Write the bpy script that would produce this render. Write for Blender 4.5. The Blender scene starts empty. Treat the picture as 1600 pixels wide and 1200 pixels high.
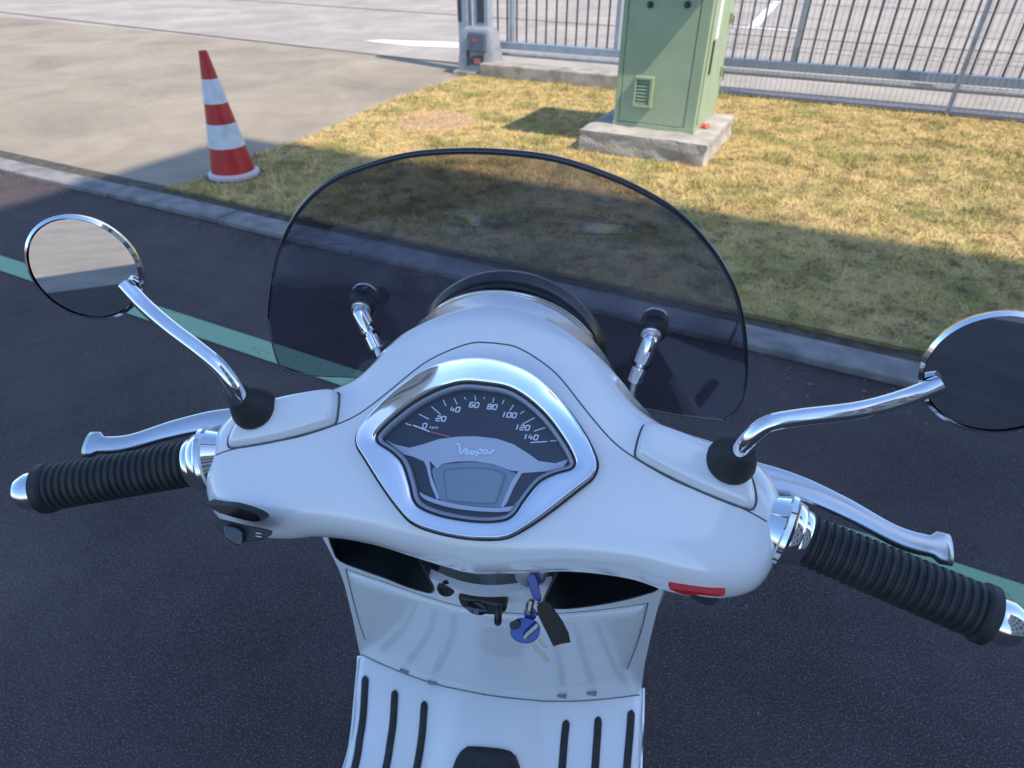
import bpy, bmesh, math, random
import numpy as np
from mathutils import Vector, Matrix
from mathutils.geometry import delaunay_2d_cdt
random.seed(7); rng = np.random.default_rng(7)
rad = math.radians
SC = bpy.context.scene
# ------------------------------------------------------------------ camera
CAM_H, PITCH = 1.42, rad(35.8)
cam_d = bpy.data.cameras.new('camera'); cam = bpy.data.objects.new('camera', cam_d)
SC.collection.objects.link(cam); SC.camera = cam
cam.location = (0, 0, CAM_H); cam.rotation_euler = (math.pi/2 - PITCH, 0, 0)
cam_d.sensor_width = 36; cam_d.lens = 980/1600*36
cam_d.clip_start = .02; cam_d.clip_end = 2000
cam_d.dof.use_dof = True; cam_d.dof.focus_distance = .56; cam_d.dof.aperture_fstop = 11
# ------------------------------------------------------------------ light
SUN_EL, SUN_AZ = rad(52), math.atan2(.75, -.66)          # azimuth clockwise from +Y
w = bpy.data.worlds.new('World'); SC.world = w; w.use_nodes = True
nt = w.node_tree; nt.nodes.clear()
sky = nt.nodes.new('ShaderNodeTexSky'); sky.sky_type = 'NISHITA'; sky.sun_disc = False
sky.sun_elevation = SUN_EL; sky.sun_rotation = SUN_AZ; sky.air_density = 1.0; sky.dust_density = .6; sky.ozone_density = 6
bg = nt.nodes.new('ShaderNodeBackground'); bg.inputs[1].default_value = .15
wo = nt.nodes.new('ShaderNodeOutputWorld')
nt.links.new(sky.outputs[0], bg.inputs[0]); nt.links.new(bg.outputs[0], wo.inputs[0])
sun_d = bpy.data.lights.new('sun', 'SUN'); sun_d.energy = 2.75; sun_d.angle = rad(.5); sun_d.color = (1, .90, .76)
sun = bpy.data.objects.new('sun', sun_d); SC.collection.objects.link(sun)
sdir = Vector((math.sin(SUN_AZ)*math.cos(SUN_EL), math.cos(SUN_AZ)*math.cos(SUN_EL), math.sin(SUN_EL)))
sun.rotation_euler = sdir.to_track_quat('Z', 'Y').to_euler(); sun.location = (4, -4, 20)
SC.view_settings.view_transform = 'Standard'; SC.view_settings.look = 'None'
SC.view_settings.gamma = 1; SC.view_settings.exposure = 1.15; SC.view_settings.use_curve_mapping = False

# ------------------------------------------------------------------ view maths (to measure positions)
FP = 980.
cf = np.array([0, math.cos(PITCH), -math.sin(PITCH)]); cu = np.array([0, math.sin(PITCH), math.cos(PITCH)]); cr = np.array([1., 0, 0])
CC = np.array([0, 0, CAM_H])
def ray(x, y): return cf + cr*(x-800)/FP - cu*(y-600)/FP
def gz(x, y, z=0.):
    d = ray(x, y); return CC + d*((z-CAM_H)/d[2])
# street frame: s along the kerb (to the right), t away from the camera
SA = rad(27)
sv = np.array([math.cos(SA), -math.sin(SA), 0]); tv = np.array([math.sin(SA), math.cos(SA), 0])
def W(s, t, z=0.): return sv*s + tv*t + np.array([0, 0, z])
def st(x, y, z=0.):
    p = gz(x, y, z); return float(p@sv), float(p@tv)
# scooter frames
ALPHA, BETA = rad(9.5), rad(35)
G = CC + ray(747, 700)*.5
ea = np.array([math.cos(ALPHA), -math.sin(ALPHA), 0]); eb = np.array([math.sin(ALPHA), math.cos(ALPHA), 0]); ec = np.array([0, 0, 1.])
ev = eb*math.cos(BETA) + ec*math.sin(BETA); en = -eb*math.sin(BETA) + ec*math.cos(BETA)
MH = np.array([ea, ev, en]); MB = np.array([ea, eb, ec])      # rows
def H(p): return G + np.asarray(p, float) @ MH                 # (a,v,n) -> world
def B(p): return G + np.asarray(p, float) @ MB                 # (a,b,c) -> world
def toH(P): return (np.asarray(P)-G) @ MH.T
def toB(P): return (np.asarray(P)-G) @ MB.T
def hpt(x, y, off=0.):                                          # seen point -> (a,v) on gauge plane raised by off
    d = ray(x, y); t = ((G+en*off-CC)@en)/(d@en); q = toH(CC+d*t); return (q[0], q[1])

# ------------------------------------------------------------------ materials
MATS = {}
def mat(name, col, rough=.5, metal=0., coat=0., spec=.5, noise=None, bump=None, col2=None, nscale=20., contrast=(.35, .65), detail=6, alpha=None, rvar=0.):
    if name in MATS: return MATS[name]
    m = bpy.data.materials.new(name); m.use_nodes = True; n = m.node_tree.nodes; L = m.node_tree.links
    p = n['Principled BSDF']
    p.inputs['Base Color'].default_value = (*col, 1); p.inputs['Roughness'].default_value = rough
    p.inputs['Metallic'].default_value = metal; p.inputs['Coat Weight'].default_value = coat
    p.inputs['Coat Roughness'].default_value = .03
    p.inputs['Specular IOR Level'].default_value = spec
    tc = n.new('ShaderNodeNewGeometry')
    if col2 is not None:
        nz = n.new('ShaderNodeTexNoise'); nz.inputs['Scale'].default_value = nscale; nz.inputs['Detail'].default_value = detail
        L.new(tc.outputs['Position'], nz.inputs['Vector'])
        rp = n.new('ShaderNodeMapRange'); rp.inputs[1].default_value, rp.inputs[2].default_value = contrast
        L.new(nz.outputs[0], rp.inputs[0])
        mx = n.new('ShaderNodeMix'); mx.data_type = 'RGBA'; mx.inputs[6].default_value = (*col, 1); mx.inputs[7].default_value = (*col2, 1)
        L.new(rp.outputs[0], mx.inputs[0]); L.new(mx.outputs[2], p.inputs['Base Color'])
        if rvar:
            r2 = n.new('ShaderNodeMapRange'); r2.inputs[3].default_value = rough; r2.inputs[4].default_value = rough+rvar
            L.new(nz.outputs[0], r2.inputs[0]); L.new(r2.outputs[0], p.inputs['Roughness'])
    if bump:
        b = n.new('ShaderNodeTexNoise'); b.inputs['Scale'].default_value = bump[0]; b.inputs['Detail'].default_value = 8
        L.new(tc.outputs['Position'], b.inputs['Vector'])
        bp = n.new('ShaderNodeBump'); bp.inputs['Distance'].default_value = bump[1]; bp.inputs['Strength'].default_value = bump[2] if len(bump) > 2 else .6
        L.new(b.outputs[0], bp.inputs['Height']); L.new(bp.outputs[0], p.inputs['Normal'])
    MATS[name] = m; return m
def node_mat(name):
    m = bpy.data.materials.new(name); m.use_nodes = True; MATS[name] = m
    return m, m.node_tree.nodes, m.node_tree.links
white = mat('white_paint', (.83, .83, .82), .18, coat=1., spec=.5, col2=(.80, .80, .795), nscale=9, rvar=.06)
white_in = mat('lifted_white_paint', (.86, .86, .855), .34, coat=.35, col2=(.83, .83, .825), nscale=9, rvar=.06)  # body white again, colour lifted to offset shade, reflections softened
chrome = mat('chrome', (.86, .87, .88), .05, 1., col2=(.80, .81, .83), nscale=30, rvar=.06)
satin = mat('satin_metal', (.62, .63, .65), .28, 1.)
blackp = mat('black_plastic', (.012, .012, .013), .38, col2=(.02, .02, .022), nscale=90, bump=(900, .0002, .4))
rubber = mat('black_rubber', (.014, .014, .015), .6, col2=(.028, .027, .027), nscale=60, bump=(500, .0004, .5))
seam_m = mat('panel_gap', (.10, .105, .11), .6)
pocket_m = mat('pocket_plastic', (.012, .014, .016), .55, bump=(700, .0003, .5))
red_p = mat('red_plastic', (.55, .012, .012), .3, coat=.4)
green_c = mat('green_paint', (.34, .42, .27), .42, col2=(.29, .37, .235), nscale=5, bump=(60, .0006, .4), rvar=.12)
green_d = mat('green_paint_trim', (.33, .41, .265), .45, col2=(.28, .36, .23), nscale=8)
conc = mat('old_concrete', (.46, .42, .36), .9, col2=(.27, .24, .20), nscale=7, bump=(45, .012, .7), contrast=(.35, .7))
conc_k = mat('kerb_concrete', (.25, .235, .225), .9, col2=(.14, .135, .13), nscale=9, bump=(60, .006, .6))
conc_d = mat('stained_concrete', (.42, .37, .31), .9, col2=(.22, .19, .16), nscale=6, bump=(40, .01, .6))
steel_b = mat('painted_steel_grey', (.30, .35, .40), .45, col2=(.25, .29, .34), nscale=10)
steel_l = mat('galvanised_steel', (.50, .51, .50), .42, .6, col2=(.40, .41, .40), nscale=12)
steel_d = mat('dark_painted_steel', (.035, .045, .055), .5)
soil = mat('dark_soil', (.05, .042, .034), .95, col2=(.11, .09, .065), nscale=18, bump=(50, .02, .8))
red_w = mat('cone_red', (.50, .018, .015), .45, col2=(.40, .014, .012), nscale=12)
wht_w = mat('cone_white', (.68, .69, .70), .4, col2=(.55, .56, .57), nscale=14)
pink_w = mat('cone_foot_edge', (.60, .50, .52), .6)
leather = mat('black_leather', (.02, .018, .017), .45, bump=(300, .0006, .6))
blue_p = mat('blue_plastic', (.012, .06, .36), .3, coat=.3)
keym = mat('nickel_key', (.36, .34, .28), .38, 1.)
# dial materials
dial_dark = mat('dial_dark', (.020, .024, .040), .45)
dial_ring = mat('dial_ring_grey', (.30, .32, .38), .35, .3)
dial_silver = mat('dial_silver', (.50, .53, .60), .42, .3)
dial_panel = mat('dial_panel_blue_grey', (.22, .27, .36), .5)
lcd_m = mat('lcd_grey', (.22, .29, .33), .35)
lcd_m2 = mat('lcd_frame', (.15, .19, .24), .4)
print_w = mat('dial_print', (.78, .80, .84), .5)
needle_r = mat('needle_red', (.50, .10, .12), .5)

def glassy(name, tint, ior=1.45, refl=1., rough=.02):
    m, n, L = node_mat(name); n.remove(n['Principled BSDF']); out = n['Material Output']
    tr = n.new('ShaderNodeBsdfTransparent'); tr.inputs[0].default_value = (*tint, 1)
    gl = n.new('ShaderNodeBsdfGlossy'); gl.inputs['Roughness'].default_value = rough; gl.inputs['Color'].default_value = (refl, refl, refl, 1)
    fr = n.new('ShaderNodeFresnel'); ge = n.new('ShaderNodeNewGeometry'); mr = n.new('ShaderNodeMapRange')
    mr.inputs[3].default_value = ior; mr.inputs[4].default_value = 1/ior      # the same pane seen from inside its thickness
    L.new(ge.outputs['Backfacing'], mr.inputs[0]); L.new(mr.outputs[0], fr.inputs[0])
    mx = n.new('ShaderNodeMixShader'); L.new(fr.outputs[0], mx.inputs[0]); L.new(tr.outputs[0], mx.inputs[1]); L.new(gl.outputs[0], mx.inputs[2])
    L.new(mx.outputs[0], out.inputs[0]); return m
smoke = glassy('smoked_acrylic', (.635, .63, .685))
lens_m = glassy('clear_lens', (.97, .98, .99), 1.5)

# ground materials
def asphalt(name, c1, c2, speck, patch=.9, bumpd=.004, joint=None):
    m, n, L = node_mat(name); p = n['Principled BSDF']; g = n.new('ShaderNodeNewGeometry')
    big = n.new('ShaderNodeTexNoise'); big.inputs['Scale'].default_value = patch; big.inputs['Detail'].default_value = 7; big.inputs['Roughness'].default_value = .65
    fine = n.new('ShaderNodeTexNoise'); fine.inputs['Scale'].default_value = 260; fine.inputs['Detail'].default_value = 2
    vor = n.new('ShaderNodeTexVoronoi'); vor.inputs['Scale'].default_value = 150
    for x in (big, fine, vor): L.new(g.outputs['Position'], x.inputs['Vector'])
    r = n.new('ShaderNodeMapRange'); r.inputs[1].default_value = .35; r.inputs[2].default_value = .68; L.new(big.outputs[0], r.inputs[0])
    mx = n.new('ShaderNodeMix'); mx.data_type = 'RGBA'; mx.inputs[6].default_value = (*c1, 1); mx.inputs[7].default_value = (*c2, 1); L.new(r.outputs[0], mx.inputs[0])
    r2 = n.new('ShaderNodeMapRange'); r2.inputs[1].default_value = .56; r2.inputs[2].default_value = .72; L.new(fine.outputs[0], r2.inputs[0])
    m2 = n.new('ShaderNodeMix'); m2.data_type = 'RGBA'; m2.inputs[7].default_value = (*speck, 1); L.new(mx.outputs[2], m2.inputs[6]); L.new(r2.outputs[0], m2.inputs[0])
    st1 = n.new('ShaderNodeTexNoise'); st1.inputs['Scale'].default_value = .9; st1.inputs['Detail'].default_value = 12; st1.inputs['Roughness'].default_value = .72; st1.inputs['Distortion'].default_value = .6
    cr1 = n.new('ShaderNodeTexVoronoi'); cr1.feature = 'DISTANCE_TO_EDGE'; cr1.inputs['Scale'].default_value = .55
    wb = n.new('ShaderNodeMix'); wb.data_type = 'VECTOR'; wb.inputs[0].default_value = .16
    L.new(g.outputs['Position'], st1.inputs['Vector']); L.new(g.outputs['Position'], wb.inputs[4]); L.new(st1.outputs[1], wb.inputs[5]); L.new(wb.outputs[1], cr1.inputs['Vector'])
    rc = n.new('ShaderNodeMapRange'); rc.inputs[1].default_value = .0; rc.inputs[2].default_value = .004; rc.inputs[3].default_value = .88; L.new(cr1.outputs['Distance'], rc.inputs[0])
    rs = n.new('ShaderNodeMapRange'); rs.inputs[1].default_value = .3; rs.inputs[2].default_value = .7; rs.inputs[3].default_value = .72; rs.inputs[4].default_value = 1.2; L.new(st1.outputs[0], rs.inputs[0])
    mm = n.new('ShaderNodeMath'); mm.operation = 'MULTIPLY'; L.new(rc.outputs[0], mm.inputs[0]); L.new(rs.outputs[0], mm.inputs[1])
    vm = n.new('ShaderNodeVectorMath'); vm.operation = 'SCALE'; L.new(m2.outputs[2], vm.inputs[0]); L.new(mm.outputs[0], vm.inputs['Scale'])
    L.new(vm.outputs[0], p.inputs['Base Color']); p.inputs['Roughness'].default_value = .88; p.inputs['Specular IOR Level'].default_value = .3
    bp = n.new('ShaderNodeBump'); bp.inputs['Distance'].default_value = bumpd; bp.inputs['Strength'].default_value = .8
    L.new(vor.outputs['Distance'], bp.inputs['Height']); L.new(bp.outputs[0], p.inputs['Normal'])
    return m
road_m = asphalt('dark_asphalt', (.046, .034, .036), (.084, .062, .062), (.26, .22, .20), 1.6)
apron_m = asphalt('pale_driveway', (.27, .222, .162), (.345, .285, .208), (.39, .34, .27), .6, .003)
yard_m = asphalt('pale_yard', (.33, .285, .24), (.39, .34, .29), (.42, .38, .33), .4, .003)
def worn_paint(name, col, under, lo=.42, hi=.52, sc=18):
    m, n, L = node_mat(name); p = n['Principled BSDF']; g = n.new('ShaderNodeNewGeometry')
    nz = n.new('ShaderNodeTexNoise'); nz.inputs['Scale'].default_value = sc; nz.inputs['Detail'].default_value = 9; nz.inputs['Roughness'].default_value = .75
    L.new(g.outputs['Position'], nz.inputs['Vector'])
    r = n.new('ShaderNodeMapRange'); r.inputs[1].default_value = lo-.1; r.inputs[2].default_value = hi-.1; L.new(nz.outputs[0], r.inputs[0])
    mx = n.new('ShaderNodeMix'); mx.data_type = 'RGBA'; mx.inputs[6].default_value = (*under, 1); mx.inputs[7].default_value = (*col, 1)
    L.new(r.outputs[0], mx.inputs[0]); L.new(mx.outputs[2], p.inputs['Base Color']); p.inputs['Roughness'].default_value = .75
    return m
greenline_m = worn_paint('green_road_paint', (.24, .39, .235), (.13, .18, .13))
whiteline_m = worn_paint('white_road_paint', (.85, .83, .80), (.6, .56, .52), .38, .5)
def grass_mat(name, dry, green, dark, rough=.9):
    m, n, L = node_mat(name); p = n['Principled BSDF']; g = n.new('ShaderNodeNewGeometry')
    a = n.new('ShaderNodeTexNoise'); a.inputs['Scale'].default_value = 2.6; a.inputs['Detail'].default_value = 6; a.inputs['Roughness'].default_value = .6
    b = n.new('ShaderNodeTexNoise'); b.inputs['Scale'].default_value = 9; b.inputs['Detail'].default_value = 8; b.inputs['Roughness'].default_value = .7
    for x in (a, b): L.new(g.outputs['Position'], x.inputs['Vector'])
    r = n.new('ShaderNodeMapRange'); r.inputs[1].default_value = .47; r.inputs[2].default_value = .66; L.new(a.outputs[0], r.inputs[0])
    mx = n.new('ShaderNodeMix'); mx.data_type = 'RGBA'; mx.inputs[6].default_value = (*dry, 1); mx.inputs[7].default_value = (*green, 1); L.new(r.outputs[0], mx.inputs[0])
    r2 = n.new('ShaderNodeMapRange'); r2.inputs[1].default_value = .47; r2.inputs[2].default_value = .66; L.new(b.outputs[0], r2.inputs[0])
    m2 = n.new('ShaderNodeMix'); m2.data_type = 'RGBA'; L.new(mx.outputs[2], m2.inputs[6]); m2.inputs[7].default_value = (*dark, 1); L.new(r2.outputs[0], m2.inputs[0])
    L.new(m2.outputs[2], p.inputs['Base Color']); p.inputs['Roughness'].default_value = rough; p.inputs['Specular IOR Level'].default_value = .2
    bp = n.new('ShaderNodeBump'); bp.inputs['Distance'].default_value = .02; L.new(b.outputs[0], bp.inputs['Height']); L.new(bp.outputs[0], p.inputs['Normal'])
    return m
turf_m = grass_mat('dry_turf', (.48, .35, .15), (.25, .23, .075), (.17, .115, .055))
blade_m = grass_mat('dry_grass_blades', (.70, .53, .225), (.36, .355, .10), (.30, .22, .095))

# ------------------------------------------------------------------ object helpers
COL = SC.collection
def parent(o, p):
    if p is not None:
        o.parent = p; o.matrix_parent_inverse = Matrix.Translation(p.location).inverted()
def new_obj(name, me, m=None, par=None, smooth=True):
    o = bpy.data.objects.new(name, me); COL.objects.link(o)
    if m is not None: me.materials.append(m)
    if smooth:
        me.polygons.foreach_set('use_smooth', [True]*len(me.polygons))
    if par is not None and par.parent is not None and par.parent.parent is None:
        pr = par.parent.location
        o.parent = par
        # parts have identity world transform apart from copies
        o.matrix_parent_inverse = Matrix.Identity(4)
    elif par is not None: parent(o, par)
    return o
def mesh(name, V, Fc, m=None, par=None, smooth=True):
    me = bpy.data.meshes.new(name); me.from_pydata([tuple(map(float, v)) for v in V], [], [tuple(f) for f in Fc]); me.validate(); me.update()
    return new_obj(name, me, m, par, smooth)
def empty(name, loc):
    o = bpy.data.objects.new(name, None); COL.objects.link(o); o.location = [float(v) for v in loc]; o.empty_display_size = .1; return o
def tag(o, label=None, cat=None, group=None, kind=None):
    if label: o['label'] = label
    if cat: o['category'] = cat
    if group: o['group'] = group
    if kind: o['kind'] = kind
    return o
def recalc(o):
    bm = bmesh.new(); bm.from_mesh(o.data); bmesh.ops.recalc_face_normals(bm, faces=bm.faces); bm.to_mesh(o.data); bm.free(); return o
def bevel(o, wd, seg=2, ang=30):
    b = o.modifiers.new('bevel', 'BEVEL'); b.width = wd; b.segments = seg; b.limit_method = 'ANGLE'; b.angle_limit = rad(ang)
    b.harden_normals = False
    return o
def sharp(o, ang=35):
    for e in o.data.edges: pass
    try: o.data.set_sharp_from_angle(angle=rad(ang))
    except Exception: pass
    return o
def frame_box(name, c, ax, half, m, par=None, bv=None):
    """oriented box; c centre, ax three axes, half three half sizes"""
    c = np.array(c, float); V = []
    for k in range(8):
        s = [(k >> i & 1)*2-1 for i in range(3)]
        V.append(c + sum(np.array(ax[i])*half[i]*s[i] for i in range(3)))
    Fc = [(0,1,3,2),(4,6,7,5),(0,4,5,1),(2,3,7,6),(0,2,6,4),(1,5,7,3)]
    o = mesh(name, V, Fc, m, par, False); recalc(o)
    if bv: bevel(o, bv)
    return o
STX = (sv, tv, np.array([0, 0, 1.]))
def stbox(name, s0, s1, t0, t1, z0, z1, m, par=None, bv=None):
    return frame_box(name, W((s0+s1)/2, (t0+t1)/2, (z0+z1)/2), STX, ((s1-s0)/2, (t1-t0)/2, (z1-z0)/2), m, par, bv)
def smooth_closed(P, n=160):
    P = [np.array(p, float) for p in P]; N = len(P); out = []
    per = 12
    for i in range(N):
        p0, p1, p2, p3 = P[i-1], P[i], P[(i+1) % N], P[(i+2) % N]
        for k in range(per):
            t = k/per
            out.append(.5*((2*p1)+(-p0+p2)*t+(2*p0-5*p1+4*p2-p3)*t*t+(-p0+3*p1-3*p2+p3)*t**3))
    return resample(np.array(out), n, True)
def smooth_open(P, n=60):
    P = [np.array(p, float) for p in P]; P = [2*P[0]-P[1]]+P+[2*P[-1]-P[-2]]; out = []
    for i in range(1, len(P)-2):
        p0, p1, p2, p3 = P[i-1:i+3]
        for k in range(12):
            t = k/12
            out.append(.5*((2*p1)+(-p0+p2)*t+(2*p0-5*p1+4*p2-p3)*t*t+(-p0+3*p1-3*p2+p3)*t**3))
    out.append(P[-2]); return resample(np.array(out), n, False)
def resample(Q, n, closed):
    R = np.vstack([Q, Q[:1]]) if closed else Q
    d = np.r_[0, np.cumsum(np.linalg.norm(np.diff(R, axis=0), axis=1))]
    s = np.linspace(0, d[-1], n+1 if closed else n)
    if closed: s = s[:-1]
    return np.stack([np.interp(s, d, R[:, k]) for k in range(R.shape[1])], 1)
def inset(P, d):
    P = np.asarray(P); nx = np.roll(P, -1, 0)-np.roll(P, 1, 0); L = np.linalg.norm(nx, axis=1, keepdims=True)+1e-12
    nrm = np.stack([-nx[:, 1], nx[:, 0]], 1)/L
    area = .5*np.sum(P[:, 0]*np.roll(P[:, 1], -1)-np.roll(P[:, 0], -1)*P[:, 1])
    return P + nrm*d*(1 if area > 0 else -1)
def ring_mesh(name, rings, m, par=None, cap0=False, cap1=False, closed=True, smooth=True):
    n = len(rings[0]); V = [v for r in rings for v in r]; Fc = []
    for i in range(len(rings)-1):
        for j in range(n if closed else n-1):
            k = (j+1) % n; Fc.append((i*n+j, i*n+k, (i+1)*n+k, (i+1)*n+j))
    if cap0: Fc.append(tuple(range(n))[::-1])
    if cap1: Fc.append(tuple(range((len(rings)-1)*n, len(rings)*n)))
    return recalc(mesh(name, V, Fc, m, par, smooth))
def tube(name, path, r, m, par=None, seg=16, cap=True):
    P = [np.array(p, float) for p in path]; N = len(P)
    R = [r]*N if np.isscalar(r) else list(r)
    T = [(P[min(i+1, N-1)]-P[max(i-1, 0)]) for i in range(N)]; T = [t/(np.linalg.norm(t)+1e-12) for t in T]
    up = np.array([0, 0, 1.]) if abs(T[0][2]) < .9 else np.array([1., 0, 0]); u = np.cross(T[0], up); u /= np.linalg.norm(u)
    rings = []
    for i in range(N):
        u = u - T[i]*(u@T[i]); u /= np.linalg.norm(u); v = np.cross(T[i], u)
        rings.append([P[i]+R[i]*(u*math.cos(2*math.pi*k/seg)+v*math.sin(2*math.pi*k/seg)) for k in range(seg)])
    o = ring_mesh(name, rings, m, par, cap, cap); return sharp(o, 50)
def lathe(name, prof, org, axis, m, par=None, seg=32, cap0=True, cap1=True):
    """prof: list of (distance along axis, radius)"""
    org = np.array(org, float); ax = np.array(axis, float); ax /= np.linalg.norm(ax)
    h = np.array([0, 0, 1.]) if abs(ax[2]) < .9 else np.array([1., 0, 0]); u = np.cross(ax, h); u /= np.linalg.norm(u); v = np.cross(ax, u)
    rings = [[org+ax*d+r*(u*math.cos(2*math.pi*k/seg)+v*math.sin(2*math.pi*k/seg)) for k in range(seg)] for d, r in prof]
    return sharp(ring_mesh(name, rings, m, par, cap0, cap1), 40)
def prism(name, poly, fn, z0, z1, m, par=None, smooth=False, bv=None):
    """2D polygon extruded between heights; fn((x,y,h)) -> world"""
    n = len(poly); V = [fn((p[0], p[1], z0)) for p in poly]+[fn((p[0], p[1], z1)) for p in poly]
    Fc = [tuple(range(n))[::-1], tuple(range(n, 2*n))]+[(i, (i+1) % n, n+(i+1) % n, n+i) for i in range(n)]
    o = recalc(mesh(name, V, Fc, m, par, smooth))
    if smooth: sharp(o, 40)
    if bv: bevel(o, bv)
    return o
def ribbon(name, paths, wd, h0, h1, m, par=None, fn=H):
    V, Fc = [], []
    for path in paths:
        P = np.asarray(path, float); N = len(P); base = len(V)
        for i in range(N):
            a, b = P[max(i-1, 0)], P[min(i+1, N-1)]; t = (b-a)/(np.linalg.norm(b-a)+1e-12); nr = np.array([-t[1], t[0]])*wd/2
            for q, h in ((P[i]+nr, h0), (P[i]+nr, h1), (P[i]-nr, h1), (P[i]-nr, h0)): V.append(fn((q[0], q[1], h)))
        for i in range(N-1):
            for k in range(4): Fc.append((base+4*i+k, base+4*i+(k+1) % 4, base+4*i+4+(k+1) % 4, base+4*i+4+k))
        Fc += [(base, base+1, base+2, base+3), (base+4*N-1, base+4*N-2, base+4*N-3, base+4*N-4)]
    return recalc(mesh(name, V, Fc, m, par, False))
def sheet(name, outline, holes, fn, step, m, par=None, thick=.004, extra=(), back=None):
    out = np.asarray(outline); pts = [tuple(p) for p in out]; edges = [(i, (i+1) % len(out)) for i in range(len(out))]
    for h in list(holes)+list(extra):
        b = len(pts); pts += [tuple(p) for p in h]; edges += [(b+i, b+(i+1) % len(h)) for i in range(len(h))]
    lo, hi = out.min(0), out.max(0)
    gx = np.arange(lo[0], hi[0], step); gy = np.arange(lo[1], hi[1], step*.866)
    g = np.array([(x+(j % 2)*step/2, y) for j, y in enumerate(gy) for x in gx])
    d = poly_sdf(g, out); keep = d < -step*.45
    for h in holes: keep &= poly_sdf(g, np.asarray(h)) > step*.45
    for h in extra: keep &= np.abs(poly_sdf(g, np.asarray(h))) > step*.45
    pts += [tuple(p) for p in g[keep]]
    r = delaunay_2d_cdt([Vector(p) for p in pts], edges, [], 0, 1e-6)
    vs = np.array([tuple(v) for v in r[0]]); fs = r[2]
    cen = np.array([vs[list(f)].mean(0) for f in fs]); ok = poly_sdf(cen, out) < 0
    for h in holes: ok &= poly_sdf(cen, np.asarray(h)) > 0
    F1 = [tuple(f) for f, k in zip(fs, ok) if k]; V1 = [np.asarray(fn(v)) for v in vs]
    if back is not None:                           # second face shifted by a constant vector, closed round the edges
        cnt = {}
        for f in F1:
            for i in range(len(f)):
                e = (f[i], f[(i+1) % len(f)]); cnt[tuple(sorted(e))] = cnt.get(tuple(sorted(e)), [])+[e]
        n0 = len(V1); V1 = V1+[v+np.asarray(back) for v in V1]
        F1 = F1+[tuple(n0+i for i in f[::-1]) for f in F1]+[(e[0][1], e[0][0], n0+e[0][0], n0+e[0][1]) for e in cnt.values() if len(e) == 1]
        o = mesh(name, V1, F1, m, par); recalc(o); return sharp(o, 50)
    o = mesh(name, V1, F1, m, par)
    recalc(o)
    if thick:
        s = o.modifiers.new('thickness', 'SOLIDIFY'); s.thickness = thick; s.offset = -1; s.use_even_offset = False
    return o
def poly_sdf(Q, P):
    Q = np.asarray(Q, float); P = np.asarray(P, float); A = P; Bq = np.roll(P, -1, 0)
    d = np.full(len(Q), 1e9); s = np.ones(len(Q))
    for a, b in zip(A, Bq):
        e = b-a; wv = Q-a; t = np.clip((wv@e)/(e@e+1e-18), 0, 1); dd = wv-t[:, None]*e; d = np.minimum(d, (dd**2).sum(1))
        c1 = Q[:, 1] >= a[1]; c2 = Q[:, 1] < b[1]; c3 = e[0]*wv[:, 1] > e[1]*wv[:, 0]
        f = (c1 & c2 & c3) | (~c1 & ~c2 & ~c3); s[f] *= -1
    return s*np.sqrt(d)
class Poly2:                                     # tabulated signed distance of a closed outline
    def __init__(self, P, pad=.3, h=.002):
        P = np.asarray(P); self.lo = P.min(0)-pad; hi = P.max(0)+pad; self.h = h
        self.n = np.ceil((hi-self.lo)/h).astype(int)+1
        X, Y = np.meshgrid(self.lo[0]+np.arange(self.n[0])*h, self.lo[1]+np.arange(self.n[1])*h, indexing='ij')
        self.T = poly_sdf(np.stack([X.ravel(), Y.ravel()], 1), P).reshape(X.shape)
    def __call__(self, x, y):
        u = np.clip((x-self.lo[0])/self.h, 0, self.n[0]-1.001); v = np.clip((y-self.lo[1])/self.h, 0, self.n[1]-1.001)
        i = u.astype(int); j = v.astype(int); fu = u-i; fv = v-j; T = self.T
        return (T[i, j]*(1-fu)+T[i+1, j]*fu)*(1-fv)+(T[i, j+1]*(1-fu)+T[i+1, j+1]*fu)*fv
def smax(a, b, k): h = np.maximum(k-np.abs(a-b), 0)/k; return np.maximum(a, b)+h*h*k/4
def smin(a, b, k): return -smax(-a, -b, k)
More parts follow.
